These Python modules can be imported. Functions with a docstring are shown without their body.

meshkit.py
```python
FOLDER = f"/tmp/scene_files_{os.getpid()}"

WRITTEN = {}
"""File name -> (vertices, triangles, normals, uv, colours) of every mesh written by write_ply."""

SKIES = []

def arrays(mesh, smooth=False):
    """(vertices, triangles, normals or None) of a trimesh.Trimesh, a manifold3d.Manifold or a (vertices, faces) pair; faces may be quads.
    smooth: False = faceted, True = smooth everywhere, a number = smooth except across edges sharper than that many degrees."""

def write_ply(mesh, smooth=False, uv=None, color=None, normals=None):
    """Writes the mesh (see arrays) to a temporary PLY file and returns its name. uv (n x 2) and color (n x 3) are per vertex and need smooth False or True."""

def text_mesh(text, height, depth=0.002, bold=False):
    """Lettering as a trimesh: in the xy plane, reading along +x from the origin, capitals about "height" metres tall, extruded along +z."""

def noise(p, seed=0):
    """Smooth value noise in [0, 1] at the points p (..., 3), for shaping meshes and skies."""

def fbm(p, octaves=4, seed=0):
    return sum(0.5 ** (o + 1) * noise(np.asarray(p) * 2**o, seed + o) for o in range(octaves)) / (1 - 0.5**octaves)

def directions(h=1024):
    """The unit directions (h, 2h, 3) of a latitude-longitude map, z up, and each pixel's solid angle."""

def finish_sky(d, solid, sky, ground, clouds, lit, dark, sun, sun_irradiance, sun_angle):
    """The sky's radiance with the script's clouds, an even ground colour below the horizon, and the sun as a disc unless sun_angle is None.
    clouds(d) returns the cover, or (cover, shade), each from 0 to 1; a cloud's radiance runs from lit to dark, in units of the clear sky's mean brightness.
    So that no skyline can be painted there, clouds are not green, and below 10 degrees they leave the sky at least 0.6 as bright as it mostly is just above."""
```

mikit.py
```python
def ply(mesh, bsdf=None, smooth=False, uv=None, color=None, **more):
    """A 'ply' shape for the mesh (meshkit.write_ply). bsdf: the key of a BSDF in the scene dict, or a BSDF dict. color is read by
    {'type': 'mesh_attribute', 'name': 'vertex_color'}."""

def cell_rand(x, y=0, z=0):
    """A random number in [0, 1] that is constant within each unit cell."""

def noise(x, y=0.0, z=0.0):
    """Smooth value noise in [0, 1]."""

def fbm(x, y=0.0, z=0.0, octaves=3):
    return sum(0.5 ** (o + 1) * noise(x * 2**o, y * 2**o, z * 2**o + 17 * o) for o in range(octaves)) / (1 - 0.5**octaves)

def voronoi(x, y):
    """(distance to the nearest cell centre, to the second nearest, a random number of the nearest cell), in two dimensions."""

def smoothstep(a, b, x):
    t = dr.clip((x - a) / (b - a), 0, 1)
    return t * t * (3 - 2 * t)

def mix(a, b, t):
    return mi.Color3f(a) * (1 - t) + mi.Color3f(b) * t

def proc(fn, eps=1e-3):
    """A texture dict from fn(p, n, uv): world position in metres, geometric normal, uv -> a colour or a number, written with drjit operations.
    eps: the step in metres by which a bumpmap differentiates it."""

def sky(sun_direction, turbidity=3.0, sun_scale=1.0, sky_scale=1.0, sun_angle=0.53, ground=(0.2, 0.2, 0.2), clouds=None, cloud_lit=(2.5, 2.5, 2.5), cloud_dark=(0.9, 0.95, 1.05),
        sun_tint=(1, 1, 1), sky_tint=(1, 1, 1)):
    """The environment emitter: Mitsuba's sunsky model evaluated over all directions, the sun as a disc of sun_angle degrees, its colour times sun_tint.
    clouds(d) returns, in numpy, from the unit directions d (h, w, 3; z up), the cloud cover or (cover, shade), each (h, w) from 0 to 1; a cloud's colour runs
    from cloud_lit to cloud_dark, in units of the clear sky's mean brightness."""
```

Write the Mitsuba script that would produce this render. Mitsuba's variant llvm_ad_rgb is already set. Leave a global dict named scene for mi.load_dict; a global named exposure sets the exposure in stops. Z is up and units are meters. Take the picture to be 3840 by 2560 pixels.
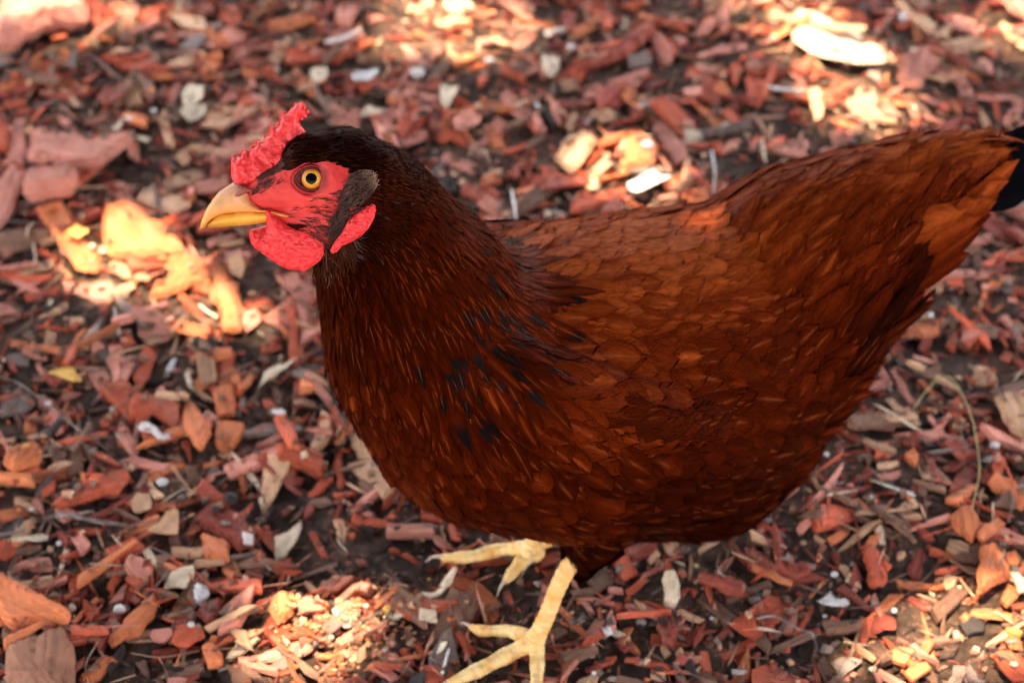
import math
import numpy as np, trimesh, drjit as dr, mitsuba as mi, mikit, meshkit
import manifold3d as m3
import mapbox_earcut as earcut
from shapely.geometry import Polygon, Point
from scipy.spatial import cKDTree, Delaunay

T = mi.ScalarTransform4f
scene, labels = {}, {}

# ------------------------------------------------------------------ camera, light, exposure
H, PITCH, FPX = 0.855, math.radians(40), 9271.0      # eye height, downward tilt, focal length in photo pixels (3840 wide)
FWD = np.array([0, math.cos(PITCH), -math.sin(PITCH)])
UP = np.array([0, math.sin(PITCH), math.cos(PITCH)])
RIGHT = np.array([1.0, 0, 0])
EYE = np.array([0, 0, H])
scene['camera'] = {'type': 'thinlens', 'fov': 2 * math.degrees(math.atan(1920 / FPX)), 'fov_axis': 'x', 'aperture_radius': 0.0038, 'focus_distance': 0.972,
                   'near_clip': 0.05, 'far_clip': 400.0, 'to_world': T().look_at(origin=EYE.tolist(), target=(EYE + FWD).tolist(), up=[0, 0, 1])}
SUN = np.array([-0.17, 0.12, 1.0])
SUN = SUN / np.linalg.norm(SUN)
scene['sky'] = mikit.sky(SUN, turbidity=3, sun_scale=0.46, sun_tint=(1.02, 0.98, 0.86), sky_tint=(1.56, 1.0, 0.66))
exposure = 4.95


def ray(u, v):
    d = FWD + RIGHT * ((u - 1920) / FPX) + UP * ((1280 - v) / FPX)
    return d


def ground_at(u, v, z=0.008):
    d = ray(u, v)
    return EYE + d * ((z - H) / d[2])


# ------------------------------------------------------------------ materials
def rgb(c):
    return {'type': 'rgb', 'value': list(map(float, c))}


VC = {'type': 'mesh_attribute', 'name': 'vertex_color'}
S = mikit.smoothstep


def bump(inner, fn, scale, eps=4e-4):
    return {'type': 'bumpmap', 'arbitrary': mikit.proc(fn, eps), 'bsdf': inner, 'scale': scale}


def two(b):
    return {'type': 'twosided', 'bsdf': b}


def wood_grain(p, n, uv):                              # u runs along the grain, v across it, both in metres
    w = uv.y + 0.0022 * mikit.noise(uv.x * 70, uv.y * 90) + 0.0007 * mikit.noise(uv.x * 260, uv.y * 300)
    a = mikit.fbm(w * 2400, uv.x * 55, p.z * 25, 2)
    b = mikit.noise(w * 620, uv.x * 22)
    c = mikit.fbm(p.x * 110, p.y * 110, p.z * 110, 2)     # worn and stained blotches
    return mi.Float(S(0.46, 0.76, a * 0.5 + b * 0.22 + c * 0.28))


def wood_relief(p, n, uv):
    return mikit.fbm((uv.y + 0.0025 * mikit.noise(uv.x * 80, uv.y * 80)) * 1300, uv.x * 60, p.z * 60, 2) + 0.6 * mikit.noise(p.x * 420, p.y * 420, p.z * 420)


def dusty(p, n, uv):
    return S(0.52, 0.8, mikit.fbm(p.x * 170, p.y * 170, p.z * 170, 3)) * 0.26


def with_bump(name, inner, fn, scale, eps=4e-4):
    scene[name] = two({'type': 'bumpmap', 'nested_texture': mikit.proc(fn, eps), 'nested_bsdf': inner, 'scale': scale})


wood_main = {'type': 'principled', 'base_color': VC, 'roughness': 0.6, 'specular': 0.08, 'spec_tint': 0.8}
wood_dark = {'type': 'principled', 'base_color': rgb((0.040, 0.016, 0.011)), 'roughness': 0.75, 'specular': 0.08}
wood_dust = {'type': 'principled', 'base_color': rgb((0.42, 0.22, 0.155)), 'roughness': 0.9, 'specular': 0.1}
with_bump('wood', {'type': 'blendbsdf', 'weight': mikit.proc(dusty), 'bsdf_0': {'type': 'blendbsdf', 'weight': mikit.proc(lambda p, n, uv: wood_grain(p, n, uv) * 0.62), 'bsdf_0': wood_main, 'bsdf_1': wood_dark}, 'bsdf_1': wood_dust}, wood_relief, 0.0008)
with_bump('litter', {'type': 'principled', 'base_color': VC, 'roughness': 0.6, 'specular': 0.12},
          lambda p, n, uv: mikit.fbm(p.x * 600, p.y * 600, p.z * 600, 2), 0.0004)


def soil_color(p, n, uv):
    a = mikit.fbm(p.x * 260, p.y * 260, p.z * 260, 3)
    b = mikit.fbm(p.x * 36, p.y * 36, 3.3, 3)
    c = mikit.noise(p.x * 900, p.y * 900, p.z * 900)
    base = mikit.mix((0.024, 0.015, 0.011), (0.095, 0.057, 0.040), S(0.3, 0.75, a * 0.6 + b * 0.4))
    return mikit.mix(base, mi.Color3f(0.26, 0.10, 0.065), S(0.66, 0.8, c) * S(0.45, 0.6, b))


with_bump('soil', {'type': 'principled', 'base_color': mikit.proc(soil_color), 'roughness': 0.95, 'specular': 0.12},
          lambda p, n, uv: mikit.fbm(p.x * 330, p.y * 330, p.z * 330, 3), 0.0022)
scene['bark'] = two({'type': 'principled', 'base_color': mikit.proc(lambda p, n, uv: mikit.mix((0.06, 0.045, 0.035), (0.2, 0.15, 0.11), mikit.fbm(p.x * 30, p.y * 30, p.z * 6, 3))), 'roughness': 0.9})
scene['tree_leaf'] = two({'type': 'diffuse', 'reflectance': rgb((0.06, 0.075, 0.035))})


# feathers: vertex colours give each feather's colour, with painted gloss and shade; across a feather a pale shaft and fine barbs
def feather_shaft(p, n, uv):
    x = uv.x - 0.5
    line = dr.exp(-dr.square(x / 0.055)) * S(0.30, 0.62, uv.y) * (1 - S(0.90, 0.99, uv.y))
    some = S(0.42, 0.66, mikit.noise(p.x * 75 + 3.1, p.y * 75, p.z * 75))
    return line * some * 0.27


def feather_barbs(p, n, uv):
    x = dr.abs(uv.x - 0.5)
    a = mikit.noise(x * 26 + uv.y * 13, uv.y * 7 - x * 9, p.x * 130 + p.z * 90)
    return S(0.40, 0.72, a) * 0.38


def feather_relief(p, n, uv):
    x = dr.abs(uv.x - 0.5)
    return dr.sin((x * 17 - uv.y * 30) * 3.0) * 0.3 + mikit.noise(x * 30 + uv.y * 15, uv.y * 12, p.x * 100)


f_main = {'type': 'blendbsdf', 'weight': 0.28, 'bsdf_0': {'type': 'diffuse', 'reflectance': VC}, 'bsdf_1': {'type': 'principled', 'base_color': VC, 'roughness': 0.36, 'specular': 0.15, 'spec_tint': 1.0}}
f_dark = {'type': 'diffuse', 'reflectance': rgb((0.016, 0.0034, 0.0011))}
f_pale = {'type': 'principled', 'base_color': rgb((0.34, 0.075, 0.017)), 'roughness': 0.45, 'specular': 0.06}
with_bump('feather', {'type': 'blendbsdf', 'weight': mikit.proc(feather_shaft), 'bsdf_0': {'type': 'blendbsdf', 'weight': mikit.proc(feather_barbs), 'bsdf_0': f_main, 'bsdf_1': f_dark}, 'bsdf_1': f_pale}, feather_relief, 0.00025)
scene['tail_black'] = two({'type': 'diffuse', 'reflectance': VC})
scene['down'] = two({'type': 'diffuse', 'reflectance': VC})

# bare red skin: pebbled, slightly waxy
def skin_relief(p, n, uv):
    q = p * 1500
    a = mikit.noise(q.x, q.y, q.z)
    return dr.sqrt(a + 0.02) + 0.15 * mikit.noise(p.x * 420, p.y * 420, p.z * 420)


with_bump('skin', {'type': 'principled', 'base_color': VC, 'roughness': 0.46, 'specular': 0.12}, skin_relief, 0.0006)
def red_color(p, n, uv):
    a = mikit.fbm(p.x * 900, p.y * 900, p.z * 900, 2)
    return mikit.mix((0.78, 0.020, 0.026), (0.86, 0.070, 0.066), S(0.2, 0.8, a))


with_bump('red_skin', {'type': 'principled', 'base_color': mikit.proc(red_color), 'roughness': 0.4, 'specular': 0.28}, skin_relief, 0.0013)
with_bump('comb_skin', {'type': 'principled', 'base_color': mikit.proc(red_color), 'roughness': 0.38, 'specular': 0.36}, skin_relief, 0.0005)
scene['body_skin'] = two({'type': 'principled', 'base_color': VC, 'roughness': 0.6, 'specular': 0.2})
with_bump('horn', {'type': 'principled', 'base_color': VC, 'roughness': 0.32, 'specular': 0.25},
          lambda p, n, uv: mikit.fbm(p.x * 500, p.y * 900, p.z * 500, 2), 0.0003)
scene['eye_wet'] = two({'type': 'principled', 'base_color': VC, 'roughness': 0.10, 'specular': 0.22})
scene['eye_black'] = two({'type': 'principled', 'base_color': rgb((0.003, 0.003, 0.004)), 'roughness': 0.06, 'specular': 0.10})
with_bump('scaly', {'type': 'principled', 'base_color': VC, 'roughness': 0.45, 'specular': 0.2}, lambda p, n, uv: mikit.fbm(p.x * 700, p.y * 700, p.z * 700, 2), 0.0006)


# ------------------------------------------------------------------ mesh helpers
def put(key, mesh, bsdf, smooth=False, color=None, uv=None, label=None, category=None, group=None, kind=None, normals=None):
    if normals is None:
        scene[key] = mikit.ply(mesh, bsdf, smooth=smooth, color=color, uv=uv)
    else:
        scene[key] = {'type': 'ply', 'filename': meshkit.write_ply(mesh, True, uv, color, normals), 'face_normals': False, 'bsdf': {'type': 'ref', 'id': bsdf}}
    note(key, label, category, group, kind)
    return key


def note(key, label=None, category=None, group=None, kind=None):
    d = {k: v for k, v in dict(label=label, category=category, group=group, kind=kind).items() if v}
    if d:
        labels[key] = d


COUNT = {}


def numbered(name):
    n = COUNT.get(name, 0)
    COUNT[name] = n + 1
    return name if n == 0 else f'{name}_{n:03d}'


def tube(points, radii, sides=8, caps=True):
    """A tube along points (n, 3); also returns uv (around, ring index)."""
    P = np.asarray(points, float)
    R = np.broadcast_to(np.asarray(radii, float), len(P))
    d = np.gradient(P, axis=0)
    d /= np.linalg.norm(d, axis=1, keepdims=True) + 1e-12
    a = np.array([0.3, 0.2, 0.93]) if abs(d[0] @ [0.3, 0.2, 0.93]) < 0.9 else np.array([1.0, 0, 0])
    rings, uv = [], []
    for i in range(len(P)):
        a = a - d[i] * (a @ d[i])
        a /= np.linalg.norm(a)
        b = np.cross(d[i], a)
        t = np.arange(sides) / sides * 2 * np.pi
        rings.append(P[i] + R[i] * (np.cos(t)[:, None] * a + np.sin(t)[:, None] * b))
        uv.append(np.stack([np.arange(sides) / sides, np.full(sides, float(i))], 1))
    V = np.vstack(rings)
    i, j = np.meshgrid(np.arange(len(P) - 1), np.arange(sides), indexing='ij')
    k = (j + 1) % sides
    F = np.vstack([np.stack([i * sides + j, i * sides + k, (i + 1) * sides + k], -1).reshape(-1, 3),
                   np.stack([i * sides + j, (i + 1) * sides + k, (i + 1) * sides + j], -1).reshape(-1, 3)])
    uv = np.vstack(uv)
    if caps:
        n = len(V)
        V = np.vstack([V, P[:1], P[-1:]])
        uv = np.vstack([uv, [[0, 0], [0, len(P) - 1]]])
        j = np.arange(sides)
        F = np.vstack([F, np.stack([(j + 1) % sides, j, j * 0 + n], 1), np.stack([j, (j + 1) % sides, j * 0 + n + 1], 1) + np.array([1, 1, 0]) * (len(P) - 1) * sides])
    return trimesh.Trimesh(V, F, process=False), uv


def spline(points, n):
    """Catmull-Rom through points, n samples."""
    P = np.asarray(points, float)
    Q = np.vstack([2 * P[0] - P[1], P, 2 * P[-1] - P[-2]])
    t = np.linspace(0, len(P) - 1 - 1e-9, n)
    i = t.astype(int)
    f = (t - i)[:, None]
    a, b, c, d = Q[i], Q[i + 1], Q[i + 2], Q[i + 3]
    return 0.5 * (2 * b + (c - a) * f + (2 * a - 5 * b + 4 * c - d) * f ** 2 + (3 * b - a - 3 * c + d) * f ** 3)


def ball(c, r, n=20):
    return m3.Manifold.sphere(float(r), n).translate([float(x) for x in c])


def chain(nodes, n=20):
    """Union of hulls of consecutive spheres; nodes = [(centre, radius), ...]."""
    out = [m3.Manifold.batch_hull([ball(a[0], a[1], n), ball(b[0], b[1], n)]) for a, b in zip(nodes, nodes[1:])]
    return m3.Manifold.batch_boolean(out, m3.OpType.Add) if len(out) > 1 else out[0]


def smooth_mesh(man, edge, taubin=12):
    man = man.refine_to_length(edge)
    m = man.to_mesh()
    t = trimesh.Trimesh(m.vert_properties[:, :3], m.tri_verts, process=True)
    if taubin:
        trimesh.smoothing.filter_taubin(t, lamb=0.55, nu=0.56, iterations=taubin)
    return t


def inflate(poly, thick, step, edge_pow=0.5, both=True, dmax=None):
    """A puffed solid over a 2-D outline: (vertices (x, y, z), faces, inside distance). z = +-thick * profile of the distance from the edge."""
    pg = Polygon(poly).buffer(0)
    n = max(12, int(pg.length / step))
    B = np.array([pg.exterior.interpolate(t, normalized=True).coords[0] for t in np.arange(n) / n])
    x0, y0, x1, y1 = pg.bounds
    gx, gy = np.meshgrid(np.arange(x0, x1, step), np.arange(y0, y1, step * 0.87))
    gx[1::2] += step / 2
    G = np.stack([gx.ravel(), gy.ravel()], 1)
    inner = pg.buffer(-step * 0.55)
    from shapely import contains_xy, points, distance
    G = G[contains_xy(inner, G[:, 0], G[:, 1])]
    Pp = np.vstack([B, G])
    tri = Delaunay(Pp).simplices
    cc = Pp[tri].mean(1)
    tri = tri[contains_xy(pg.buffer(1e-9), cc[:, 0], cc[:, 1])]
    a, b, c = Pp[tri[:, 0]], Pp[tri[:, 1]], Pp[tri[:, 2]]
    ar = (b[:, 0] - a[:, 0]) * (c[:, 1] - a[:, 1]) - (b[:, 1] - a[:, 1]) * (c[:, 0] - a[:, 0])
    tri = np.where((ar < 0)[:, None], tri[:, ::-1], tri)[np.abs(ar) > 1e-9]
    d = distance(points(Pp), pg.exterior)
    d[:n] = 0
    m = dmax or d.max()
    q = np.clip(d / m, 0, 1)
    z = thick * (1 - (1 - q) ** 2) ** edge_pow
    N = len(Pp)
    if not both:
        return np.c_[Pp, z], tri, q
    back = np.arange(N)
    back[n:] = N + np.arange(N - n)
    V = np.vstack([np.c_[Pp, z], np.c_[Pp[n:], -z[n:]]])
    return V, np.vstack([tri, back[tri][:, ::-1]]), np.r_[q, q[n:]]


rng = np.random.default_rng(7)

# ------------------------------------------------------------------ ground: one sheet to the horizon
def ground_height(x, y):
    p = np.stack([x, y, np.zeros_like(x)], -1)
    return 0.012 * (meshkit.fbm(p * 9, 3, 3) - 0.5) + 0.007 * (meshkit.fbm(p * 55, 2, 9) - 0.5)


def axis(lo, hi, step):
    a = np.arange(lo, hi + step / 2, step)
    out = np.cumsum(step * 1.25 ** np.arange(1, 34))
    out = out[out < 120]
    return np.r_[(lo - out)[::-1], a, hi + out]


gx, gy = axis(-0.9, 1.0, 0.008), axis(0.3, 2.1, 0.008)
X, Y = np.meshgrid(gx, gy)
near = np.exp(-np.maximum(np.hypot(X, Y - 1) - 1.5, 0) / 3)
Z = ground_height(X, Y) * near
nx, ny = len(gx), len(gy)
ii, jj = np.meshgrid(np.arange(ny - 1), np.arange(nx - 1), indexing='ij')
q = (ii * nx + jj).ravel()
put('ground', trimesh.Trimesh(np.stack([X, Y, Z], -1).reshape(-1, 3), np.vstack([np.stack([q, q + 1, q + nx + 1], 1), np.stack([q, q + nx + 1, q + nx], 1)]), process=False),
    'soil', smooth=True, label='dark brown crumbly soil under the wood mulch', kind='structure')

# ------------------------------------------------------------------ the tree that shades the place (unseen, out of the frame; crown shaped to cut front light), with the gaps that let the sun through
GAPS = [(1640, 40, 0.040, 0.030), (1800, 50, 0.030, 0.024), (3130, 180, 0.030, 0.024), (3260, 240, 0.026, 0.02), (3010, 110, 0.022, 0.016), (2940, 30, 0.026, 0.02),
        (3140, 400, 0.022, 0.015), (3260, 420, 0.016, 0.012), (3820, 60, 0.03, 0.03), (3800, 150, 0.02, 0.02),
        (500, 860, 0.014, 0.014), (380, 950, 0.012, 0.010), (610, 960, 0.016, 0.012), (330, 990, 0.016, 0.012), (700, 1060, 0.014, 0.010), (860, 1150, 0.013, 0.015),
        (1280, 2320, 0.030, 0.028), (1380, 2280, 0.026, 0.022), (1330, 2420, 0.015, 0.016), (1440, 2260, 0.012, 0.010), (1470, 2330, 0.012, 0.012), (1400, 2400, 0.012, 0.012), (1130, 2330, 0.012, 0.012), (1500, 2290, 0.012, 0.010), (1220, 2380, 0.014, 0.012),
        (3640, 2010, 0.014, 0.016), (3700, 2220, 0.020, 0.020), (3590, 2150, 0.014, 0.016), (3770, 2090, 0.018, 0.020), (3660, 2080, 0.016, 0.016), (3700, 2140, 0.018, 0.018), (3820, 2200, 0.012, 0.018), (3600, 2120, 0.010, 0.014), (3440, 2460, 0.012, 0.010), (3720, 2320, 0.012, 0.012),
        (2420, 590, 0.015, 0.018), (2200, 560, 0.010, 0.012), (2440, 690, 0.016, 0.010), (120, 60, 0.05, 0.03), (320, 20, 0.035, 0.02)]
lr = np.random.default_rng(21)
NL = 44000
r_, t_ = np.sqrt(lr.random(NL)), lr.random(NL) * 2 * np.pi
LZ = 1.35 + 1.0 * lr.random(NL) ** 1.4 - 0.35 * np.clip(-r_ * np.sin(t_) - 0.45, 0, 1)
off = SUN[:2] / SUN[2]
LX, LY = 0.05 + off[0] * LZ + 1.5 * r_ * np.cos(t_), 0.15 + off[1] * LZ + 2.1 * r_ * np.sin(t_)  # crown stretched towards the camera to block light from the front
hx, hy = LX - off[0] * LZ, LY - off[1] * LZ                      # where a sun ray through the leaf meets the ground
keep = np.ones(NL, bool)
over = np.zeros(NL, bool)                                        # leaves kept whole to hold the sun off the hen
for u, v, r, dz in [(1180, 700, 190, 0), (1050, 560, 120, 0), (850, 800, 90, 0), (1450, 900, 300, 0), (1600, 1250, 420, 0), (1900, 1440, 560, 0), (2200, 1430, 620, 0), (2500, 1380, 600, 0), (2800, 1240, 500, 0), (3010, 1040, 430, 0), (3220, 880, 330, 0), (3450, 720, 260, 0), (3650, 640, 220, 0)]:
    d = ray(u, v)
    p_ = EYE + d * ((0.7471 - EYE @ np.array([-0.4226, 0.9063, 0])) / (d @ np.array([-0.4226, 0.9063, 0])))
    sx_, sy_ = p_[0] - off[0] * p_[2], p_[1] - off[1] * p_[2]
    over |= np.hypot(hx - sx_, hy - sy_) < r * 1.02e-4 + 0.006
for u, v, rx, ry, *zz in GAPS:
    g = ground_at(u, v, zz[0] if zz else 0.01)
    g = g[:2] - off * g[2]                                       # followed down to the ground plane
    keep &= over | (((hx - g[0]) / (rx * 0.9 + 0.024)) ** 2 + ((hy - g[1]) / (ry * 0.9 + 0.024)) ** 2 > 1)
LX, LY, LZ = LX[keep], LY[keep], LZ[keep]
n = len(LX)
yaw, pit, rol = lr.random(n) * 2 * np.pi, lr.normal(0, 0.35, n), lr.normal(0, 0.35, n)
ln, wd = 0.05 + 0.04 * lr.random(n), 0.026 + 0.018 * lr.random(n)
ax = np.stack([np.cos(yaw) * np.cos(pit), np.sin(yaw) * np.cos(pit), np.sin(pit)], 1)
sd = np.stack([-np.sin(yaw) * np.cos(rol), np.cos(yaw) * np.cos(rol), np.sin(rol)], 1)
c = np.stack([LX, LY, LZ], 1)
mid = c - np.array([0, 0, 0.004])
V = np.stack([c - ax * ln[:, None] * 0.6, mid + sd * wd[:, None] * 0.6, c + ax * ln[:, None] * 0.6, mid - sd * wd[:, None] * 0.6], 1).reshape(-1, 3)
b4 = np.arange(n)[:, None] * 4
put('tree__crown', trimesh.Trimesh(V, np.vstack([b4 + [0, 1, 2], b4 + [0, 2, 3]]), process=False), 'tree_leaf')
base = np.array([-1.7, 2.6, -0.1])
tr = [tube(spline([base, base + [0.1, 0, 0.8], base + [0.5, -0.2, 1.6], base + [1.2, -0.6, 2.3]], 14), np.linspace(0.13, 0.05, 14), 12)[0]]
for k in range(6):
    a = (k + 0.45) / 6 * 2 * np.pi
    tip = np.array([-0.1 + 0.9 * math.cos(a), 1.35 + 0.9 * math.sin(a), 1.9 + 0.15 * math.sin(3 * a)])
    tr.append(tube(spline([base + [1.0, -0.45, 2.0], (base + [1.0, -0.45, 2.0] + tip) / 2 + [0, 0, 0.35], tip + [0, 0, 0.3]], 8), np.linspace(0.022, 0.006, 8), 7)[0])
put('tree__trunk', trimesh.util.concatenate(tr), 'bark', smooth=True)
note('tree', label='broad leafy tree beyond the mulch whose crown shades the hen', category='tree')

# ------------------------------------------------------------------ the hen
# Her middle plane is upright and turned 25 degrees to the picture: beak side nearer, tail farther.
YAW = math.radians(25)
SIDE = np.array([-math.sin(YAW), math.cos(YAW), 0])              # towards her far (right) side
AFT = np.array([math.cos(YAW), math.sin(YAW), 0])                # towards her tail
PLANE = 0.7471


def sag(u, v, off=0.0):
    d = ray(u, v)
    t = (PLANE + off - EYE @ SIDE) / (d @ SIDE)
    return EYE + d * t


def px(p):                                                       # metres per photo pixel at p
    return float((np.asarray(p) - EYE) @ FWD) / FPX


HS = 0.985 / FPX


def hp(x, y, z=0.0):                                             # a point of the head: tilted so that one eye looks at the viewer
    return EYE + ray(x, y) * 0.985 - FWD * (z * HS)


SPINE = [(1175, 700, 128), (1300, 690, 186), (1400, 780, 240), (1455, 910, 283), (1540, 1060, 348), (1640, 1290, 415), (1870, 1440, 540), (2160, 1430, 605), (2500, 1375, 592), (2790, 1240, 488), (3010, 1025, 412), (3220, 872, 312), (3440, 722, 196), (3590, 645, 118)]
SP = np.array([sag(u, v) for u, v, _ in SPINE])
SP[0] = hp(1175, 700)
SP[1] = (hp(1290, 700) + SP[1]) / 2
SR = np.array([r * px(p) for (_, _, r), p in zip(SPINE, SP)])
NEAR, FAR = -1, 1


def mirror(p):
    p = np.asarray(p, float)
    return p - 2 * SIDE * ((p @ SIDE) - PLANE)[..., None] if p.ndim > 1 else p - 2 * SIDE * ((p @ SIDE) - PLANE)


trunk = chain(list(zip(SP, SR)), 28)
head = chain([(hp(960, 735, 0), 52 * HS), (hp(1040, 715, 0), 95 * HS), (hp(1175, 700, 0), 128 * HS)], 24)
skull = chain([(hp(1182, 640, 0), 143 * HS), (hp(1290, 630, 0), 150 * HS), (hp(1370, 690, 0), 170 * HS)], 24)
jaw = chain([(hp(1010, 790, 0), 48 * HS), (hp(1130, 830, 0), 80 * HS), (hp(1270, 830, 0), 130 * HS)], 24)
parts = [trunk, head, skull, jaw]
WING = [(2000, 1480, 190, -0.046), (2300, 1590, 265, -0.050), (2600, 1600, 250, -0.047), (2850, 1530, 185, -0.037), (3020, 1420, 95, -0.024)]
for flip in (0, 1):
    w = []
    for u, v, r, o in [(1780, 1370, 225, -0.026)] + WING:
        c = sag(u, v, o)
        w.append(((mirror(c) if flip else c), r * px(c)))
    parts.append(chain(w, 22))
    th = []
    for u, v, r, o in [(2320, 1720, 230, -0.026), (2250, 1930, 150, -0.028), (2180, 2088, 62, -0.0285)]:
        c = sag(u, v, o)
        th.append(((mirror(c) if flip else c), r * px(c)))
    parts.append(chain(th, 20))
parts.append(chain([(sag(u, v), r * px(sag(u, v))) for u, v, r in [(3440, 680, 150), (3560, 625, 108), (3650, 595, 72)]], 22))
parts.append(chain([(sag(u, v), r * px(sag(u, v))) for u, v, r in [(2300, 1720, 300), (2660, 1735, 285), (2830, 1630, 235), (2930, 1560, 120)]], 22))
body = smooth_mesh(m3.Manifold.batch_boolean(parts, m3.OpType.Add), 0.0026, 70)
BV, BN = np.array(body.vertices), np.array(body.vertex_normals)
BT = cKDTree(BV)

FACE = [(862, 700), (900, 640), (985, 690), (1045, 655), (1105, 632), (1174, 612), (1240, 612), (1310, 640), (1352, 690), (1345, 780), (1310, 860), (1280, 930), (1250, 985), (1150, 930), (1060, 850), (985, 835), (870, 800)]


def head_xy(p):                                                  # head-frame coordinates of points
    q = (np.atleast_2d(p) - EYE)
    dep = 0.985
    return np.stack([1920 + q @ RIGHT / dep * FPX, 1280 - q @ UP / dep * FPX, (dep - q @ FWD) / HS], 1)


from shapely import contains_xy, points as shp_points, distance as shp_distance
FACE_PG = Polygon(FACE)
hx3 = head_xy(BV)
isface = contains_xy(FACE_PG, hx3[:, 0], hx3[:, 1]) & (np.abs(hx3[:, 2]) < 300)
bcol = np.tile([0.045, 0.012, 0.006], (len(BV), 1))
nz = np.clip(0.5 * meshkit.fbm(BV * 500, 3, 4)[:, None] + 0.9 * meshkit.fbm(BV * 120, 2, 14)[:, None] - 0.2, 0, 1)
bcol[isface] = (np.array([0.50, 0.014, 0.017]) * (1 - nz) + np.array([0.86, 0.095, 0.080]) * nz)[isface]
# eyelid hollow and wrinkles round the eye
ed = np.hypot((hx3[:, 0] - 1182) / 1.15, hx3[:, 1] - 682)
wr = isface & (hx3[:, 2] > 0)
BV2 = BV + BN * (np.where(wr, 0.00022 * np.sin(ed / 5.2) * np.exp(-(ed - 70) ** 2 / 1800), 0) + np.where(wr, (meshkit.fbm(BV * 900, 2, 8) - 0.5) * 0.0011, 0))[:, None]
bcol[wr & (ed < 58)] *= [0.55, 0.9, 0.8]
put('hen__body', trimesh.Trimesh(BV2, body.faces, process=False), 'skin', smooth=True, color=bcol, label='bare red face skin with wrinkles round the eye')
EYE_Z = float(np.max(hx3[(ed < 30) & (hx3[:, 2] > 0), 2]))


# ---- feathers: laid like shingles along the surface, roots towards the beak
seg = np.diff(SP, axis=0)
SL = np.r_[0, np.cumsum(np.linalg.norm(seg, axis=1))]
fine = np.linspace(0, len(SP) - 1 - 1e-6, 160)
fs = spline(SP, 160)
ft = np.gradient(fs, axis=0)
ft /= np.linalg.norm(ft, axis=1, keepdims=True)
ftree = cKDTree(fs)


def flow_at(p):
    d, i = ftree.query(p, k=24)
    w = np.exp(-((d / d[:, :1]) ** 2 - 1) * 6)[..., None]
    f = (ft[i] * w).sum(1)
    return f / np.linalg.norm(f, axis=1, keepdims=True), (fine[i] * w[..., 0]).sum(1) / w[..., 0].sum(1)


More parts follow.
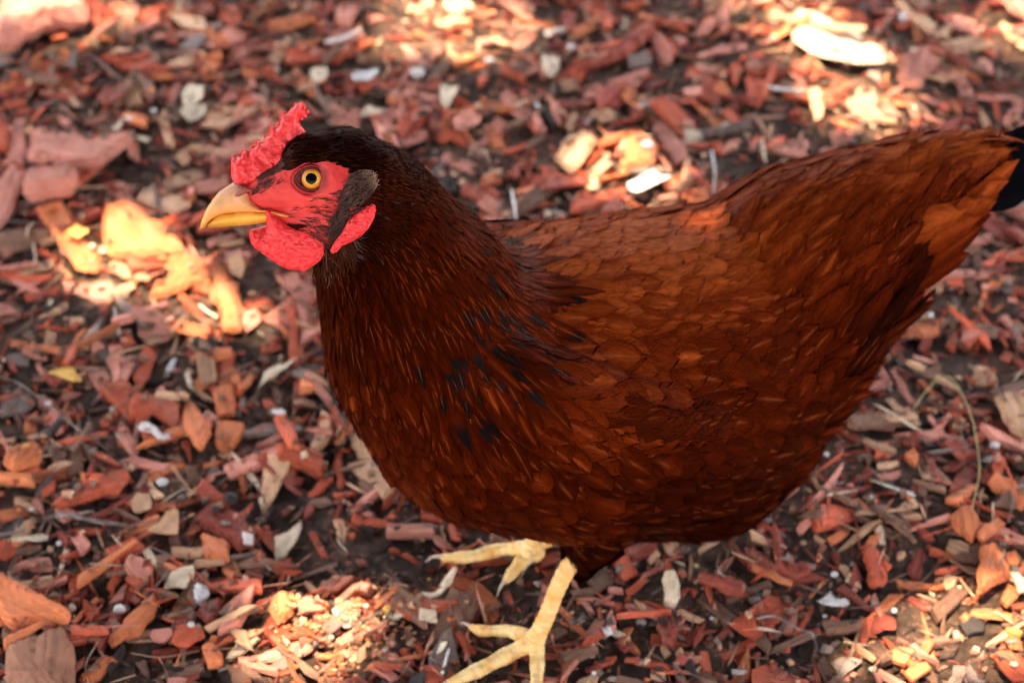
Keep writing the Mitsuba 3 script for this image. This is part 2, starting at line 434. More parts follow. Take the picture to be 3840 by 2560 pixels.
def surf(p):
    d, i = BT.query(p, k=4)
    w = 1 / (d + 1e-5)
    w = (w / w.sum(1, keepdims=True))[..., None]
    n = (BN[i] * w).sum(1)
    n /= np.linalg.norm(n, axis=1, keepdims=True)
    c = (BV[i] * w).sum(1)
    return p - n * ((p - c) * n).sum(1, keepdims=True), n


ROWS, COLS = 8, 5


def feathers(P, dirs, L, W, shape, lift, base=0.0004, cup=0.12, jit=0.03, seed=1, follow=1.0):
    """(n, ROWS*COLS, 3): feather blades marched along the body surface. shape 0 rounded .. 1 pointed."""
    r = np.random.default_rng(seed)
    n = len(P)
    p, nn = surf(P)
    d = dirs - nn * (dirs * nn).sum(1, keepdims=True)
    d /= np.linalg.norm(d, axis=1, keepdims=True) + 1e-9
    out = np.zeros((n, ROWS, COLS, 3))
    sn = np.zeros((n, ROWS, COLS, 3))
    step = (L / (ROWS - 1))[:, None]
    cs = np.linspace(-1, 1, COLS)
    side_bend = r.normal(0, 0.10, n)
    for k in range(ROWS):
        v = k / (ROWS - 1)
        vv = min(max(v, 0.02), 1)
        rounded = min(1.0, (vv / 0.30)) ** 0.6 * max(0.0, 1 - max(0.0, (vv - 0.5) / 0.5) ** 2.6) ** 0.5
        pointed = math.sin(math.pi * vv ** 0.62) ** 0.8 if vv < 1 else 0.0
        w = (rounded * (1 - shape) + pointed * shape) * W / 2
        w = np.maximum(w, W * 0.03)
        b = np.cross(nn, d)
        h = base + lift * v ** 1.25
        for j, cc in enumerate(cs):
            ww = w * (1 + r.normal(0, jit, n) * (abs(cc) == 1))
            edge = (r.normal(0, jit * 0.7, n) * L / ROWS) * (abs(cc) == 1)
            tipfall = -0.10 * W * abs(cc) ** 2 * v
            sn[:, k, j] = nn
            out[:, k, j] = p + b * (cc * ww)[:, None] + nn * (h - cup * np.abs(cc) ** 1.6 * ww * 0.5)[:, None] + d * (edge + tipfall)[:, None]
        q = p + d * step
        q2, n2 = surf(q)
        p = q2 * follow + q * (1 - follow)
        nn = n2 * follow + nn * (1 - follow)
        nn /= np.linalg.norm(nn, axis=1, keepdims=True)
        d = d - nn * (d * nn).sum(1, keepdims=True)
        d = d + np.cross(nn, d) * (side_bend / ROWS)[:, None]
        d /= np.linalg.norm(d, axis=1, keepdims=True) + 1e-9
    gn = np.cross(np.gradient(out, axis=2), np.gradient(out, axis=1))
    gn /= np.linalg.norm(gn, axis=3, keepdims=True) + 1e-12
    gn *= np.sign((gn * sn).sum(3, keepdims=True) + 1e-9)
    sn = sn * 0.74 + gn * 0.26                                    # soft plumage: vanes shade close to the surface they lie on
    sn /= np.linalg.norm(sn, axis=3, keepdims=True)
    return out.reshape(n, ROWS * COLS, 3), sn.reshape(n, ROWS * COLS, 3)


ki, kj = np.meshgrid(np.arange(ROWS - 1), np.arange(COLS - 1), indexing='ij')
a0 = (ki * COLS + kj).ravel()
FF = np.vstack([np.stack([a0, a0 + COLS + 1, a0 + 1], 1), np.stack([a0, a0 + COLS, a0 + COLS + 1], 1)])
FUV = np.stack([np.tile(np.linspace(0, 1, COLS), ROWS), np.repeat(np.linspace(0, 1, ROWS), COLS)], 1)
VV = FUV[:, 1]


def poisson(cand, rad, pre=None):
    """Greedy thinning with a radius per point."""
    t = cKDTree(cand)
    dead = np.zeros(len(cand), bool)
    keep = []
    for i in range(len(cand)):
        if dead[i]:
            continue
        keep.append(i)
        dead[t.query_ball_point(cand[i], rad[i])] = True
    return np.array(keep)


smp, _ = trimesh.sample.sample_surface(body, 90000, seed=5)
smp = np.array(smp)
flow, sig = flow_at(smp)
_, nrm = surf(smp)
# frame round the spine: 1 = back, -1 = underside
upv = np.array([0, 0, 1.0])
sidev = np.cross(flow, upv)
sidev /= np.linalg.norm(sidev, axis=1, keepdims=True)
dors = np.cross(sidev, flow)
axis_p = fs[ftree.query(smp)[1]]
rad_v = smp - axis_p
rad_v /= np.linalg.norm(rad_v, axis=1, keepdims=True)
updown = (rad_v * dors).sum(1)
hx = head_xy(smp)
inface = contains_xy(FACE_PG.buffer(-6), hx[:, 0], hx[:, 1]) & (np.abs(hx[:, 2]) < 320)
lat = np.abs(smp @ SIDE - PLANE)
sx = (smp - SP[6]) @ AFT                                          # metres aft of the shoulder
sz = smp[:, 2]
WAX = np.array([sag(u, v, o) for u, v, _, o in WING])
WR = np.array([r * px(p) for (_, _, r, _), p in zip(WING, WAX)])
near_side = np.where(((smp @ SIDE) - PLANE)[:, None] > 0, mirror(smp), smp)
wl = spline(WAX, 60)
wr_ = np.interp(np.linspace(0, 4, 60), np.arange(5), WR)
dw, iw = cKDTree(wl).query(near_side)
on_wing = (dw < wr_[iw] * 1.16) & (lat > 0.022) & (updown > -0.9)
wt = np.gradient(wl, axis=0)
wt /= np.linalg.norm(wt, axis=1, keepdims=True)
wdir = wt[iw].copy()
wdir[((smp @ SIDE) - PLANE) > 0] -= 2 * SIDE * (wdir[((smp @ SIDE) - PLANE) > 0] @ SIDE)[:, None]
THA = np.array([sag(2320, 1720, -0.026), sag(2250, 1930, -0.028), sag(2185, 2065, -0.0285)])
thl = spline(THA, 20)
dth, ith = cKDTree(thl).query(near_side)
on_thigh = (dth < np.linspace(0.026, 0.009, 20)[ith]) & (sz < 0.085) & (lat > 0.012)

zone = np.full(len(smp), 'breast', dtype=object)
zone[sig > 6.6] = 'flank'
zone[(sig > 4.3) & (updown > 0.30)] = 'back'
zone[(sig > 9.2)] = 'rump'
zone[(sig > 8.6) & (updown < -0.2)] = 'fluff'
zone[on_wing & (zone != 'rump')] = 'wing'
zone[on_thigh & ~on_wing] = 'thigh'
zone[(sig < 5.1 - 0.75 * np.clip(updown, 0, 1) + 0.55 * np.clip(updown, -1, 0)) & (sig >= 1.75)] = 'hackle'
zone[(sig >= 4.1) & (sig < 5.1) & (updown < -0.62)] = 'breast'
zone[(sig < 1.75)] = 'crown'
ok = ~inface & ~((sig < 0.9) & (hx[:, 0] < 1000))
ok &= sig < 12.75
ok &= ~((hx[:, 0] < 1062) & (hx[:, 1] > 600)) | (sig > 1.2)
# length, width, spacing, lift, pointedness
SPEC = {'crown': (0.0085, 0.0019, 0.0012, 0.0006, 0.75), 'hackle': (0.033, 0.0066, 0.0028, 0.0009, 0.55), 'breast': (0.024, 0.0135, 0.0058, 0.0014, 0.10), 'back': (0.027, 0.0110, 0.0052, 0.0012, 0.22),
        'wing': (0.029, 0.0145, 0.0064, 0.0015, 0.08), 'flank': (0.027, 0.0135, 0.0060, 0.0014, 0.12), 'rump': (0.040, 0.0100, 0.0050, 0.0014, 0.45), 'fluff': (0.030, 0.009, 0.0048, 0.0026, 0.55), 'thigh': (0.017, 0.0060, 0.0032, 0.0013, 0.45)}
L_ = np.zeros(len(smp)); W_ = L_.copy(); R_ = L_.copy(); LI = L_.copy()
for zname, (l, w, r, li, sh) in SPEC.items():
    m = zone == zname
    L_[m], W_[m], R_[m], LI[m] = l, w, r, li
g = np.clip((sig - 1.75) / 2.7, 0, 1)                             # the hackle grows longer down the neck
m = zone == 'hackle'
L_[m], W_[m], R_[m] = 0.011 + 0.024 * g[m], 0.0024 + 0.0048 * g[m], 0.0015 + 0.0018 * g[m]
m = (zone == 'breast') & (sig < 6.2)
L_[m] *= 0.86
W_[m] *= 0.82
idx = np.where(ok)[0]
frng = np.random.default_rng(11)
frng.shuffle(idx)
kept = idx[poisson(smp[idx], R_[idx])]
direction = flow.copy()
m = zone == 'wing'
direction[m] = wdir[m] * 0.75 + flow[m] * 0.35 + np.array([0, 0, -0.10])
m = zone == 'thigh'
direction[m] = np.array([0, 0, -1.0]) + AFT * 0.25
m = zone == 'fluff'
direction[m] = flow[m] * 0.75 + np.array([0, 0, -0.45])
m = (zone == 'flank') & (updown < 0)
direction[m] = flow[m] + np.array([0, 0, -0.25])
m = (zone == 'rump')
direction[m] = flow[m] + dors[m] * 0.03
direction = direction / np.linalg.norm(direction, axis=1, keepdims=True)
tw = frng.normal(0, 0.13, len(smp)) * np.where(zone == 'crown', 0.5, 1)
direction = direction + np.cross(nrm, direction) * tw[:, None]

TONES = np.array([[0.0024, 0.0007, 0.0005], [0.0095, 0.0012, 0.0003], [0.0255, 0.0026, 0.0004], [0.056, 0.0056, 0.0008], [0.125, 0.0155, 0.0022], [0.29, 0.0520, 0.0088]])


def tone(t):
    t = np.clip(t, 0, 4.999)
    i = t.astype(int)
    f = (t - i)[..., None]
    return TONES[i] * (1 - f) + TONES[i + 1] * f


SHO = sag(2060, 1540, -0.068)
FEATHERS = []                                                     # (zone, vertices, colours, visible size)
for zname, (l, w, r, li, sh) in SPEC.items():
    k = kept[zone[kept] == zname]
    if not len(k):
        continue
    n = len(k)
    jl = np.exp(frng.normal(0, 0.12, n))
    V, VN = feathers(smp[k], direction[k], L_[k] * jl, W_[k] * np.exp(frng.normal(0, 0.1, n)), sh, LI[k] * np.exp(frng.normal(0, 0.35, n)), seed=len(zname), follow=np.where(sig[k] > 11.2, 0.12, 1.0)[:, None])
    t = frng.normal(0, 0.17, n)
    if zname == 'crown':
        t += 0.30 + 0.35 * np.clip(sig[k] - 0.8, 0, 1)
    elif zname == 'hackle':
        t += 0.75 + 0.95 * g[k] + 0.35 * np.clip(updown[k], 0, 1) * g[k]
    elif zname == 'breast':
        t += 1.85 + 0.9 * meshkit.fbm(smp[k] * 40, 2, 6)
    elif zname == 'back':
        t += 1.85 + 2.3 * np.clip((updown[k] - 0.62) / 0.36, 0, 1) + 0.4 * meshkit.fbm(smp[k] * 50, 2, 5)  # top of the back lightened: light from above put into the tone
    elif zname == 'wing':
        t += 1.55 + 1.5 * np.clip(updown[k], -0.7, 1) - 0.5 * np.clip(sig[k] - 8.2, 0, 2)  # lower wing darkened: shade put into the tone
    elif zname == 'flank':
        t += 2.0 + 1.1 * updown[k]  # flank darker downwards, shade painted into its tone
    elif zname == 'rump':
        t += 1.65 + 2.0 * np.clip((updown[k] - 0.25) / 0.7, -0.5, 1) + 0.6 * np.clip((sig[k] - 10.5) / 1.5, 0, 1)  # rump lighter on top, darker below: overhead light put into the tone
    elif zname == 'fluff':
        t += 2.2
    elif zname == 'thigh':
        t += 2.25
    sh_ = np.minimum(np.linalg.norm(smp[k] - SHO, axis=1), np.linalg.norm(smp[k] - mirror(SHO), axis=1))
    t += (0.95 * np.exp(-(sh_ / 0.022) ** 2) + 0.4 * np.exp(-(sh_ / 0.045) ** 2)) * (zname in ('breast', 'wing', 'flank'))   # lit patch on the shoulder, put into the tone
    gradient = (0.30 * VV ** 2 if zname != 'hackle' else 0.55 * VV ** 1.5)[None]
    glow = np.exp(-((FUV[:, 0] - 0.5) / 0.30) ** 2) * np.clip((VV - 0.25) / 0.3, 0, 1) * (1 - 0.6 * np.clip((VV - 0.85) / 0.15, 0, 1))
    rim_ = np.abs(FUV[:, 0] - 0.5) * 2
    some = np.exp(frng.normal(0, 0.45, n))[:, None]               # gloss along the shaft and shade at the vane edges, put into the colour
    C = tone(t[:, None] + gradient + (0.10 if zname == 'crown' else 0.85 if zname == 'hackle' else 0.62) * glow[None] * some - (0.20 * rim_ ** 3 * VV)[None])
    if zname == 'hackle':                                         # black drops at the tips of the longer feathers of the cape
        blk = (g[k] > 0.46) & (sig[k] < 4.5) & (frng.random(n) < 0.40 * np.clip((g[k] - 0.3) * 2.5, 0, 1) * (1 - 0.6 * np.clip(updown[k] - 0.2, 0, 1))) & (updown[k] > -0.40)
        tipm = np.clip((VV - 0.64) / 0.06, 0, 1)[None] * np.where(np.abs(FUV[:, 0] - 0.5) < 0.3, 1.0, 0.35)[None]
        C = np.where(blk[:, None, None], C * (1 - tipm[..., None]) + np.array([0.003, 0.0028, 0.003]) * tipm[..., None], C)
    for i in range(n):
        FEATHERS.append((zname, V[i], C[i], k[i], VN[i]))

# ---- the folded wing's long feathers along its lower edge
wf = np.random.default_rng(31)
for flip in (0, 1):
    for i in range(16):
        a = i / 15
        root = sag(2120 + 560 * a, 1660 - 60 * a + 90 * math.sin(a * 3) + wf.normal(0, 12), -0.088)
        rp, rn = surf(root[None])
        dd = (AFT * 0.95 + np.array([0, 0, -0.16 + 0.24 * a]))[None]
        if flip:
            rp, rn, dd = mirror(rp), rn, dd
            rp, rn = surf(rp)
        V, VN = feathers(rp, dd, np.array([0.050 - 0.008 * a]), np.array([0.0135]), 0.12, np.array([0.0030]), base=0.0002, seed=400 + i, follow=0.85)
        C = tone(np.full(ROWS * COLS, 1.65 + wf.normal(0, 0.2)) + 0.3 * VV + 0.7 * np.exp(-((FUV[:, 0] - 0.5) / 0.2) ** 2) - 0.4 * (np.abs(FUV[:, 0] - 0.5) * 2) ** 3)  # painted gloss along the shaft, painted shade at the edges
        FEATHERS.append(('wing', V[0], C, int(cKDTree(smp).query(rp[0])[1]), VN[0]))

# ---- tail: black quills under long rust coverts
td = AFT * 0.985 + np.array([0, 0, 0.10])
td /= np.linalg.norm(td)
tup = np.cross(np.cross(td, [0, 0, 1.0]), td)
tup /= np.linalg.norm(tup)
tsd = np.cross(td, tup)


def blade(root, d, nn, L, W, shape, bend, seed, droop=0.0, cup=0.2):
    """One long feather standing free of the body."""
    r = np.random.default_rng(seed)
    out = np.zeros((ROWS, COLS, 3))
    p = np.array(root, float)
    d = d / np.linalg.norm(d)
    for k in range(ROWS):
        v = k / (ROWS - 1)
        vv = min(max(v, 0.02), 1)
        w = (min(1.0, vv / 0.3) ** 0.6 * max(0.0, 1 - max(0.0, (vv - 0.55) / 0.45) ** 2.8) ** 0.5 * (1 - shape) + (math.sin(math.pi * vv ** 0.65) ** 0.8 if vv < 1 else 0) * shape) * W / 2
        w = max(w, W * 0.03)
        b = np.cross(nn, d)
        for j, cc in enumerate(np.linspace(-1, 1, COLS)):
            ww = w * (1 + r.normal(0, 0.08) * (abs(cc) == 1))
            out[k, j] = p + b * cc * ww - nn * cup * abs(cc) ** 1.6 * ww * 0.5 + d * (-0.12 * W * cc * cc * v)
        p = p + d * L / (ROWS - 1)
        d = d + nn * droop / ROWS + b * bend / ROWS
        d /= np.linalg.norm(d)
        nn = nn - d * (nn @ d)
        nn /= np.linalg.norm(nn)
    return out.reshape(-1, 3)


TAIL = []
trg = np.random.default_rng(3)
for s in (-1, 1):                                                 # two folded halves like a roof
    for i in range(7):
        f = i / 6
        root = sag(3560 - 40 * f, 610 + 110 * f) + SIDE * s * (0.003 + 0.004 * f)
        d = td * 1 + tup * (-0.02 - 0.26 * f) + SIDE * s * (0.04 + 0.08 * f)
        nn = SIDE * s * (0.85) + tup * 0.5
        nn = nn / np.linalg.norm(nn)
        V = blade(root, d, nn, 0.058 - 0.014 * f, 0.0125, 0.1, trg.normal(0, 0.08), 50 + i)
        TAIL.append(('quill', V, np.tile([0.003, 0.003, 0.0042], (ROWS * COLS, 1)) * (0.8 + 0.5 * trg.random())))
for s in (-1, 1):
    for i in range(40):                                           # long coverts lying back over them
        f = trg.random()
        a = trg.random() ** 0.8
        p0 = sag(3180 + 400 * a, 640 + (560 - 330 * a) * f) + SIDE * s * 0.05
        q_, n_ = surf(p0[None])
        n_ = n_[0]
        d = td + tup * (0.16 - 0.50 * f)
        d = d - n_ * (d @ n_) * 0.8
        V = blade(q_[0] + n_ * 0.001, d, n_, (0.034 + 0.014 * trg.random()) * (1.0 - 0.2 * f), 0.0115 + 0.004 * trg.random(), 0.22, trg.normal(0, 0.18), 200 + i, droop=0.02)
        t = 2.9 + 1.2 * (1 - f) + trg.normal(0, 0.2) - 1.7 * f  # upper coverts lighter, lower ones darker: overhead light put into the tone
        C = tone(np.full(ROWS * COLS, t) + 0.35 * VV + 0.5 * np.exp(-((FUV[:, 0] - 0.5) / 0.2) ** 2) - 0.4 * (np.abs(FUV[:, 0] - 0.5) * 2) ** 3)  # shaft gloss and edge shade painted into the covert colour
        if f > 0.5 and s < 0 and trg.random() < 0.22:
            C[VV > 0.72] = [0.008, 0.007, 0.008]
        TAIL.append(('covert', V, C))


def add_feathers(items, name, holder, bsdf='feather'):
    """items: (vertices, colours); each an entry of its own."""
    for V, C, *vn in items:
        key = numbered(f'{holder}__{name}')
        put(key, trimesh.Trimesh(V, FF, process=False), bsdf, smooth=True, color=C, uv=FUV, normals=vn[0] if vn else None)


def join(items, key, bsdf='feather', label=None):
    if not items:
        return
    n = ROWS * COLS
    V = np.vstack([v[0] for v in items])
    C = np.vstack([c[1] for c in items])
    vn = np.vstack([c[2] for c in items]) if len(items[0]) > 2 else None
    F = (FF[None] + np.arange(len(items))[:, None, None] * n).reshape(-1, 3)
    put(key, trimesh.Trimesh(V, F, process=False), bsdf, smooth=True, color=C, uv=np.tile(FUV, (len(items), 1)), kind='stuff', label=label, normals=vn)


# the 300 that show largest are parts one by one, the rest of each zone is one mesh
def seen_area(V):
    a = V.reshape(-1, ROWS, COLS, 3)
    m0, m1 = a[:, 2, 2], a[:, -1, 2]
    wv = a[:, 4, -1] - a[:, 4, 0]
    return np.linalg.norm(np.cross(m1 - m0, wv) @ np.stack([RIGHT, UP, FWD], 1), axis=1), (np.cross(wv, m1 - m0) @ FWD)


ZV = np.array([f[1] for f in FEATHERS])
area, facing = seen_area(ZV)
nearside = (np.array([smp[f[3]] @ SIDE for f in FEATHERS]) - PLANE < 0.004)
score = np.abs(facing) * nearside
quota = {'hackle': 70, 'breast': 40, 'back': 35, 'wing': 55, 'rump': 40, 'flank': 0, 'fluff': 12, 'thigh': 6, 'crown': 0}
for zname in SPEC:
    m = np.array([i for i, f in enumerate(FEATHERS) if f[0] == zname])
    if not len(m):
        continue
    big = set(m[np.argsort(-score[m])][:quota[zname]].tolist())
    if zname == 'wing':                                           # one wing on each side
        far = np.array([smp[FEATHERS[i][3]] @ SIDE - PLANE > 0 for i in m])
        add_feathers([(FEATHERS[i][1], FEATHERS[i][2], FEATHERS[i][4]) for i in m if i in big], 'feather', 'hen__wing')
        join([(FEATHERS[i][1], FEATHERS[i][2], FEATHERS[i][4]) for i, f in zip(m, far) if i not in big and not f], 'hen__wing__plumage')
        join([(FEATHERS[i][1], FEATHERS[i][2], FEATHERS[i][4]) for i, f in zip(m, far) if i not in big and f], 'hen__wing_001__plumage')
    else:
        hold = {'hackle': 'hen__neck_hackle', 'breast': 'hen__breast', 'back': 'hen__back', 'rump': 'hen__rump', 'fluff': 'hen__underside', 'thigh': 'hen__thigh', 'flank': 'hen__flank', 'crown': 'hen__crown'}[zname]
        if big:
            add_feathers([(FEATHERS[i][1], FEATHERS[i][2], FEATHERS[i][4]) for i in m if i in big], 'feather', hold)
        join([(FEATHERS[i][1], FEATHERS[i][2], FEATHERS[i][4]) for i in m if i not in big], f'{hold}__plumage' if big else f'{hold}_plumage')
add_feathers([(V, C) for k, V, C in TAIL if k == 'quill'], 'quill', 'hen__tail', 'tail_black')
add_feathers([(V, C) for k, V, C in TAIL if k == 'covert'][:40], 'feather', 'hen__tail')
join([(V, C) for k, V, C in TAIL if k == 'covert'][40:], 'hen__tail__plumage')
note('hen', label='reddish brown hen with a red comb and wattles standing on the mulch', category='hen')
labels['hen__neck_hackle'] = {'label': 'dark mahogany neck cape with black-tipped feathers'}
labels['hen__tail'] = {'label': 'rust tail with black quill ends'}


# ---- loose barbs at the feather edges
sr = np.random.default_rng(41)
bv, bf, bc, bn = [], [], [], []
ob = 0
for zname, V, C, _, VN in FEATHERS:
    P3, C3, N3 = V.reshape(ROWS, COLS, 3), C.reshape(ROWS, COLS, 3), VN.reshape(ROWS, COLS, 3)
    m_, l0 = {'crown': (2, 0.0016), 'hackle': (1, 0.0034), 'fluff': (12, 0.0070), 'rump': (9, 0.0060), 'thigh': (10, 0.0050)}.get(zname, (9, 0.0038))
    for _ in range(m_):
        r_i, c_i = int(sr.integers(3, ROWS)), int(sr.choice([0, 0, 1, 2, 3, 4, 4]))
        p0, nn_ = P3[r_i, c_i], N3[r_i, c_i]
        d = P3[r_i, c_i] - P3[r_i - 2, c_i]
        d = d / (np.linalg.norm(d) + 1e-9)
        x_ = np.cross(nn_, d)
        d = d + x_ * ((c_i - 2) * 0.16 + sr.normal(0, 0.12)) + nn_ * sr.uniform(0.0, 0.16)
        L = l0 * sr.uniform(0.6, 1.5)
        w_ = sr.uniform(0.00012, 0.00024)
        q0 = p0 - d * L * 0.35 + nn_ * 0.00025
        q1 = p0 + d * L * 0.3 + nn_ * 0.0003
        q2 = p0 + d * L + nn_ * sr.uniform(-0.0003, 0.0004)
        bv += [q0 - x_ * w_, q0 + x_ * w_, q1 - x_ * w_ * 0.8, q1 + x_ * w_ * 0.8, q2]
        bf += [[ob, ob + 1, ob + 3], [ob, ob + 3, ob + 2], [ob + 2, ob + 3, ob + 4]]
        bc += [C3[r_i, c_i] * sr.uniform(0.75, 1.35)] * 5
        bn += [nn_] * 5
        ob += 5
bf = np.array(bf)
bv, bn = np.array(bv), np.array(bn)
gnb = np.cross(bv[bf[:, 1]] - bv[bf[:, 0]], bv[bf[:, 2]] - bv[bf[:, 0]])
bf = np.where(((gnb * bn[bf[:, 0]]).sum(1) < 0)[:, None], bf[:, ::-1], bf)
put('hen__loose_barbs', trimesh.Trimesh(bv, bf, process=False), 'down', smooth=True, color=np.array(bc), normals=bn, kind='stuff')

# ---- head details, in the head's own frame
def from_head(V):
    V = np.asarray(V)
    return EYE + (FWD + RIGHT * ((V[:, :1] - 1920) / FPX) + UP * ((1280 - V[:, 1:2]) / FPX)) * 0.985 - FWD * (V[:, 2:3] * HS)


def head_part(poly, thick, step, z0, **kw):
    V, F, q = inflate(poly, thick, step, **kw)
    V = V.copy()
    V[:, 2] += z0(V[:, 0], V[:, 1]) if callable(z0) else z0
    return V, F[:, ::-1], q                                       # y runs down in photo pixels, so flip


# comb: a thin upright blade with papillae, thicker at its foot
COMB = [(884, 705), (866, 660), (866, 600), (876, 586), (886, 600), (894, 580), (902, 590), (912, 566), (926, 570), (932, 584), (944, 556), (956, 552), (964, 545), (960, 528), (974, 528), (984, 540), (994, 516), (1010, 508), (1016, 492), (1012, 474), (1026, 470), (1038, 484),
        (1048, 468), (1054, 446), (1054, 424), (1062, 418), (1068, 432), (1084, 420), (1096, 404), (1110, 390), (1130, 384), (1140, 394), (1140, 412), (1150, 426), (1146, 440), (1134, 442), (1126, 436), (1122, 462), (1136, 480), (1152, 500), (1160, 560), (1110, 605), (1080, 630), (1050, 660), (1020, 665), (980, 690), (930, 700)]
V, F, q = head_part(COMB, 34, 7, lambda x, y: 10 + 0 * x, edge_pow=0.5, dmax=34)
lump = meshkit.fbm(np.c_[V[:, 0] / 22, V[:, 1] / 22, np.sign(V[:, 2] - 10) * 3], 3, 5) - 0.5
V[:, 2] += np.sign(V[:, 2] - 10) * (lump * 24 * np.clip(q * 2, 0, 1))
comb = [trimesh.Trimesh(from_head(V), F, process=False)]
crg = np.random.default_rng(9)
outline = Polygon(COMB)
for i in range(58):                                               # papillae over the blade's face and rim
    rim = i < 34
    if rim:
        j = 3 + int(i * 36 / 34)
        c = np.array(COMB[min(j, 40)]) + crg.normal(0, 2.5, 2)
        zz, rr = crg.normal(8, 8), 5 + 3.5 * crg.random()
    else:
        c = np.array([crg.uniform(870, 1140), crg.uniform(400, 690)])
        if not outline.buffer(-8).contains(Point(c)):
            continue
        dd = min(outline.exterior.distance(Point(c)), 34) / 34
        zz, rr = 2 + 34 * (1 - (1 - dd) ** 2) ** 0.5, 6 + 5 * crg.random()
    s = trimesh.creation.icosphere(2, rr)
    sv = np.array(s.vertices) + [c[0], c[1], zz]
    comb.append(trimesh.Trimesh(from_head(sv), s.faces[:, ::-1], process=False))
put('hen__comb', trimesh.util.concatenate(comb), 'comb_skin', smooth=True, label='bumpy bright red comb with a torn-looking rear point')

WATTLE = [(1003, 800), (1012, 786), (1030, 800), (1050, 822), (1085, 848), (1130, 862), (1180, 858), (1215, 868), (1240, 905), (1238, 930), (1218, 962), (1200, 985), (1172, 1004), (1144, 1022), (1118, 1014), (1090, 1014), (1056, 1000), (1018, 975), (984, 950), (972, 922), (980, 900), (1000, 884), (1006, 850)]
V, F, q = head_part(WATTLE, 30, 8, lambda x, y: 78 - (y - 800) * 0.10, edge_pow=0.5, dmax=46)
V[:, 2] += (meshkit.fbm(np.c_[V[:, 0] / 60, V[:, 1] / 60, np.sign(V[:, 2] - 60)], 2, 3) - 0.5) * 12 * q
put('hen__wattle', trimesh.Trimesh(from_head(V), F, process=False), 'red_skin', smooth=True, label='large pebbled red wattle on the near side')
WATTLE2 = [(1010, 838), (965, 850), (935, 858), (928, 880), (936, 912), (950, 930), (968, 940), (1000, 950), (1040, 935), (1050, 880)]
V, F, q = head_part(WATTLE2, 24, 9, lambda x, y: -40 + 0 * x, edge_pow=0.5, dmax=40)
put('hen__wattle_001', trimesh.Trimesh(from_head(V), F, process=False), 'red_skin', smooth=True, label='red wattle of the far side, mostly hidden')
LOBE = [(1412, 768), (1420, 790), (1412, 825), (1392, 862), (1366, 890), (1330, 912), (1290, 930), (1276, 948), (1255, 958), (1246, 945), (1262, 915), (1290, 880), (1312, 838), (1345, 800), (1385, 772)]
V, F, q = head_part(LOBE, 26, 8, lambda x, y: 150 - (x - 1250) * 0.02 - np.maximum(y - 850, 0) * 0.15, edge_pow=0.5, dmax=34)
V[:, 2] += 5 * np.sin((V[:, 0] * 0.5 - V[:, 1] * 0.9) / 9) * q
put('hen__earlobe', trimesh.Trimesh(from_head(V), F, process=False), 'red_skin', smooth=True)

# beak
UPPER = [(748, 862), (752, 838), (770, 790), (795, 750), (822, 718), (850, 698), (880, 680), (905, 690), (930, 712), (950, 760), (985, 788), (1040, 796), (1096, 810), (1090, 820), (1040, 812), (1000, 802), (905, 800), (830, 808), (796, 826), (770, 852)]
V, F, q = head_part(UPPER, 46, 7, lambda x, y: 6 + np.clip((x - 880) / 140, 0, 1) * 62, edge_pow=0.5, dmax=46)
ux = np.clip((V[:, 0] - 748) / 260, 0, 1)[:, None]
uy = np.clip((V[:, 1] - 700) / 130, 0, 1)[:, None]
HORN1, HORN2, HORN3 = np.array([0.80, 0.41, 0.10]), np.array([0.78, 0.28, 0.04]), np.array([0.60, 0.25, 0.17])
C = (HORN1 * (1 - ux) + HORN2 * ux) * uy + (np.array([0.62, 0.36, 0.22]) * (1 - ux) + HORN3 * ux) * (1 - uy)
C = C * (0.85 + 0.35 * meshkit.fbm(V / 26, 3, 2)[:, None])
put('hen__upper_beak', trimesh.Trimesh(from_head(V), F, process=False), 'horn', smooth=True, color=np.clip(C, 0, 0.9))
LOWER = [(770, 853), (790, 826), (830, 800), (905, 792), (1000, 796), (1050, 808), (1020, 832), (990, 838), (940, 844), (878, 848), (820, 854)]
V, F, q = head_part(LOWER, 38, 7, lambda x, y: 0 + np.clip((x - 880) / 140, 0, 1) * 52, edge_pow=0.5, dmax=26)
C = np.array([0.82, 0.38, 0.05]) * (0.85 + 0.3 * meshkit.fbm(V / 30, 3, 6)[:, None]) * (1 - 0.25 * np.clip((V[:, 1:2] - 835) / 20, 0, 1))
put('hen__lower_beak', trimesh.Trimesh(from_head(V), F, process=False), 'horn', smooth=True, color=C)
NOST = [(884, 742), (888, 722), (905, 706), (930, 704), (948, 712), (958, 726), (940, 724), (920, 732), (905, 744)]
V, F, q = head_part(NOST, 12, 5, lambda x, y: 52 + np.clip((x - 890) / 70, 0, 1) * 22, edge_pow=0.5)
put('hen__nostril', trimesh.Trimesh(from_head(V), F, process=False), 'horn', smooth=True, color=np.tile([0.30, 0.075, 0.05], (len(V), 1)))

# eyes
def cap(c, r, ang0, ang1, nr, colf, sides=40, tilt=(0, 0)):
    a = np.linspace(ang0, ang1, nr)
    t = np.arange(sides) / sides * 2 * np.pi
    A, B = np.meshgrid(a, t, indexing='ij')
    x, y, z = np.sin(A) * np.cos(B), np.sin(A) * np.sin(B), np.cos(A)
    V = np.stack([c[0] + r * (x + tilt[0] * z), c[1] + r * (y + tilt[1] * z), c[2] + r * z], -1).reshape(-1, 3)
    i, j = np.meshgrid(np.arange(nr - 1), np.arange(sides), indexing='ij')
    k = (j + 1) % sides
    F = np.vstack([np.stack([i * sides + j, (i + 1) * sides + j, (i + 1) * sides + k], -1).reshape(-1, 3), np.stack([i * sides + j, (i + 1) * sides + k, i * sides + k], -1).reshape(-1, 3)])
    return V, F, colf(A.ravel(), B.ravel())


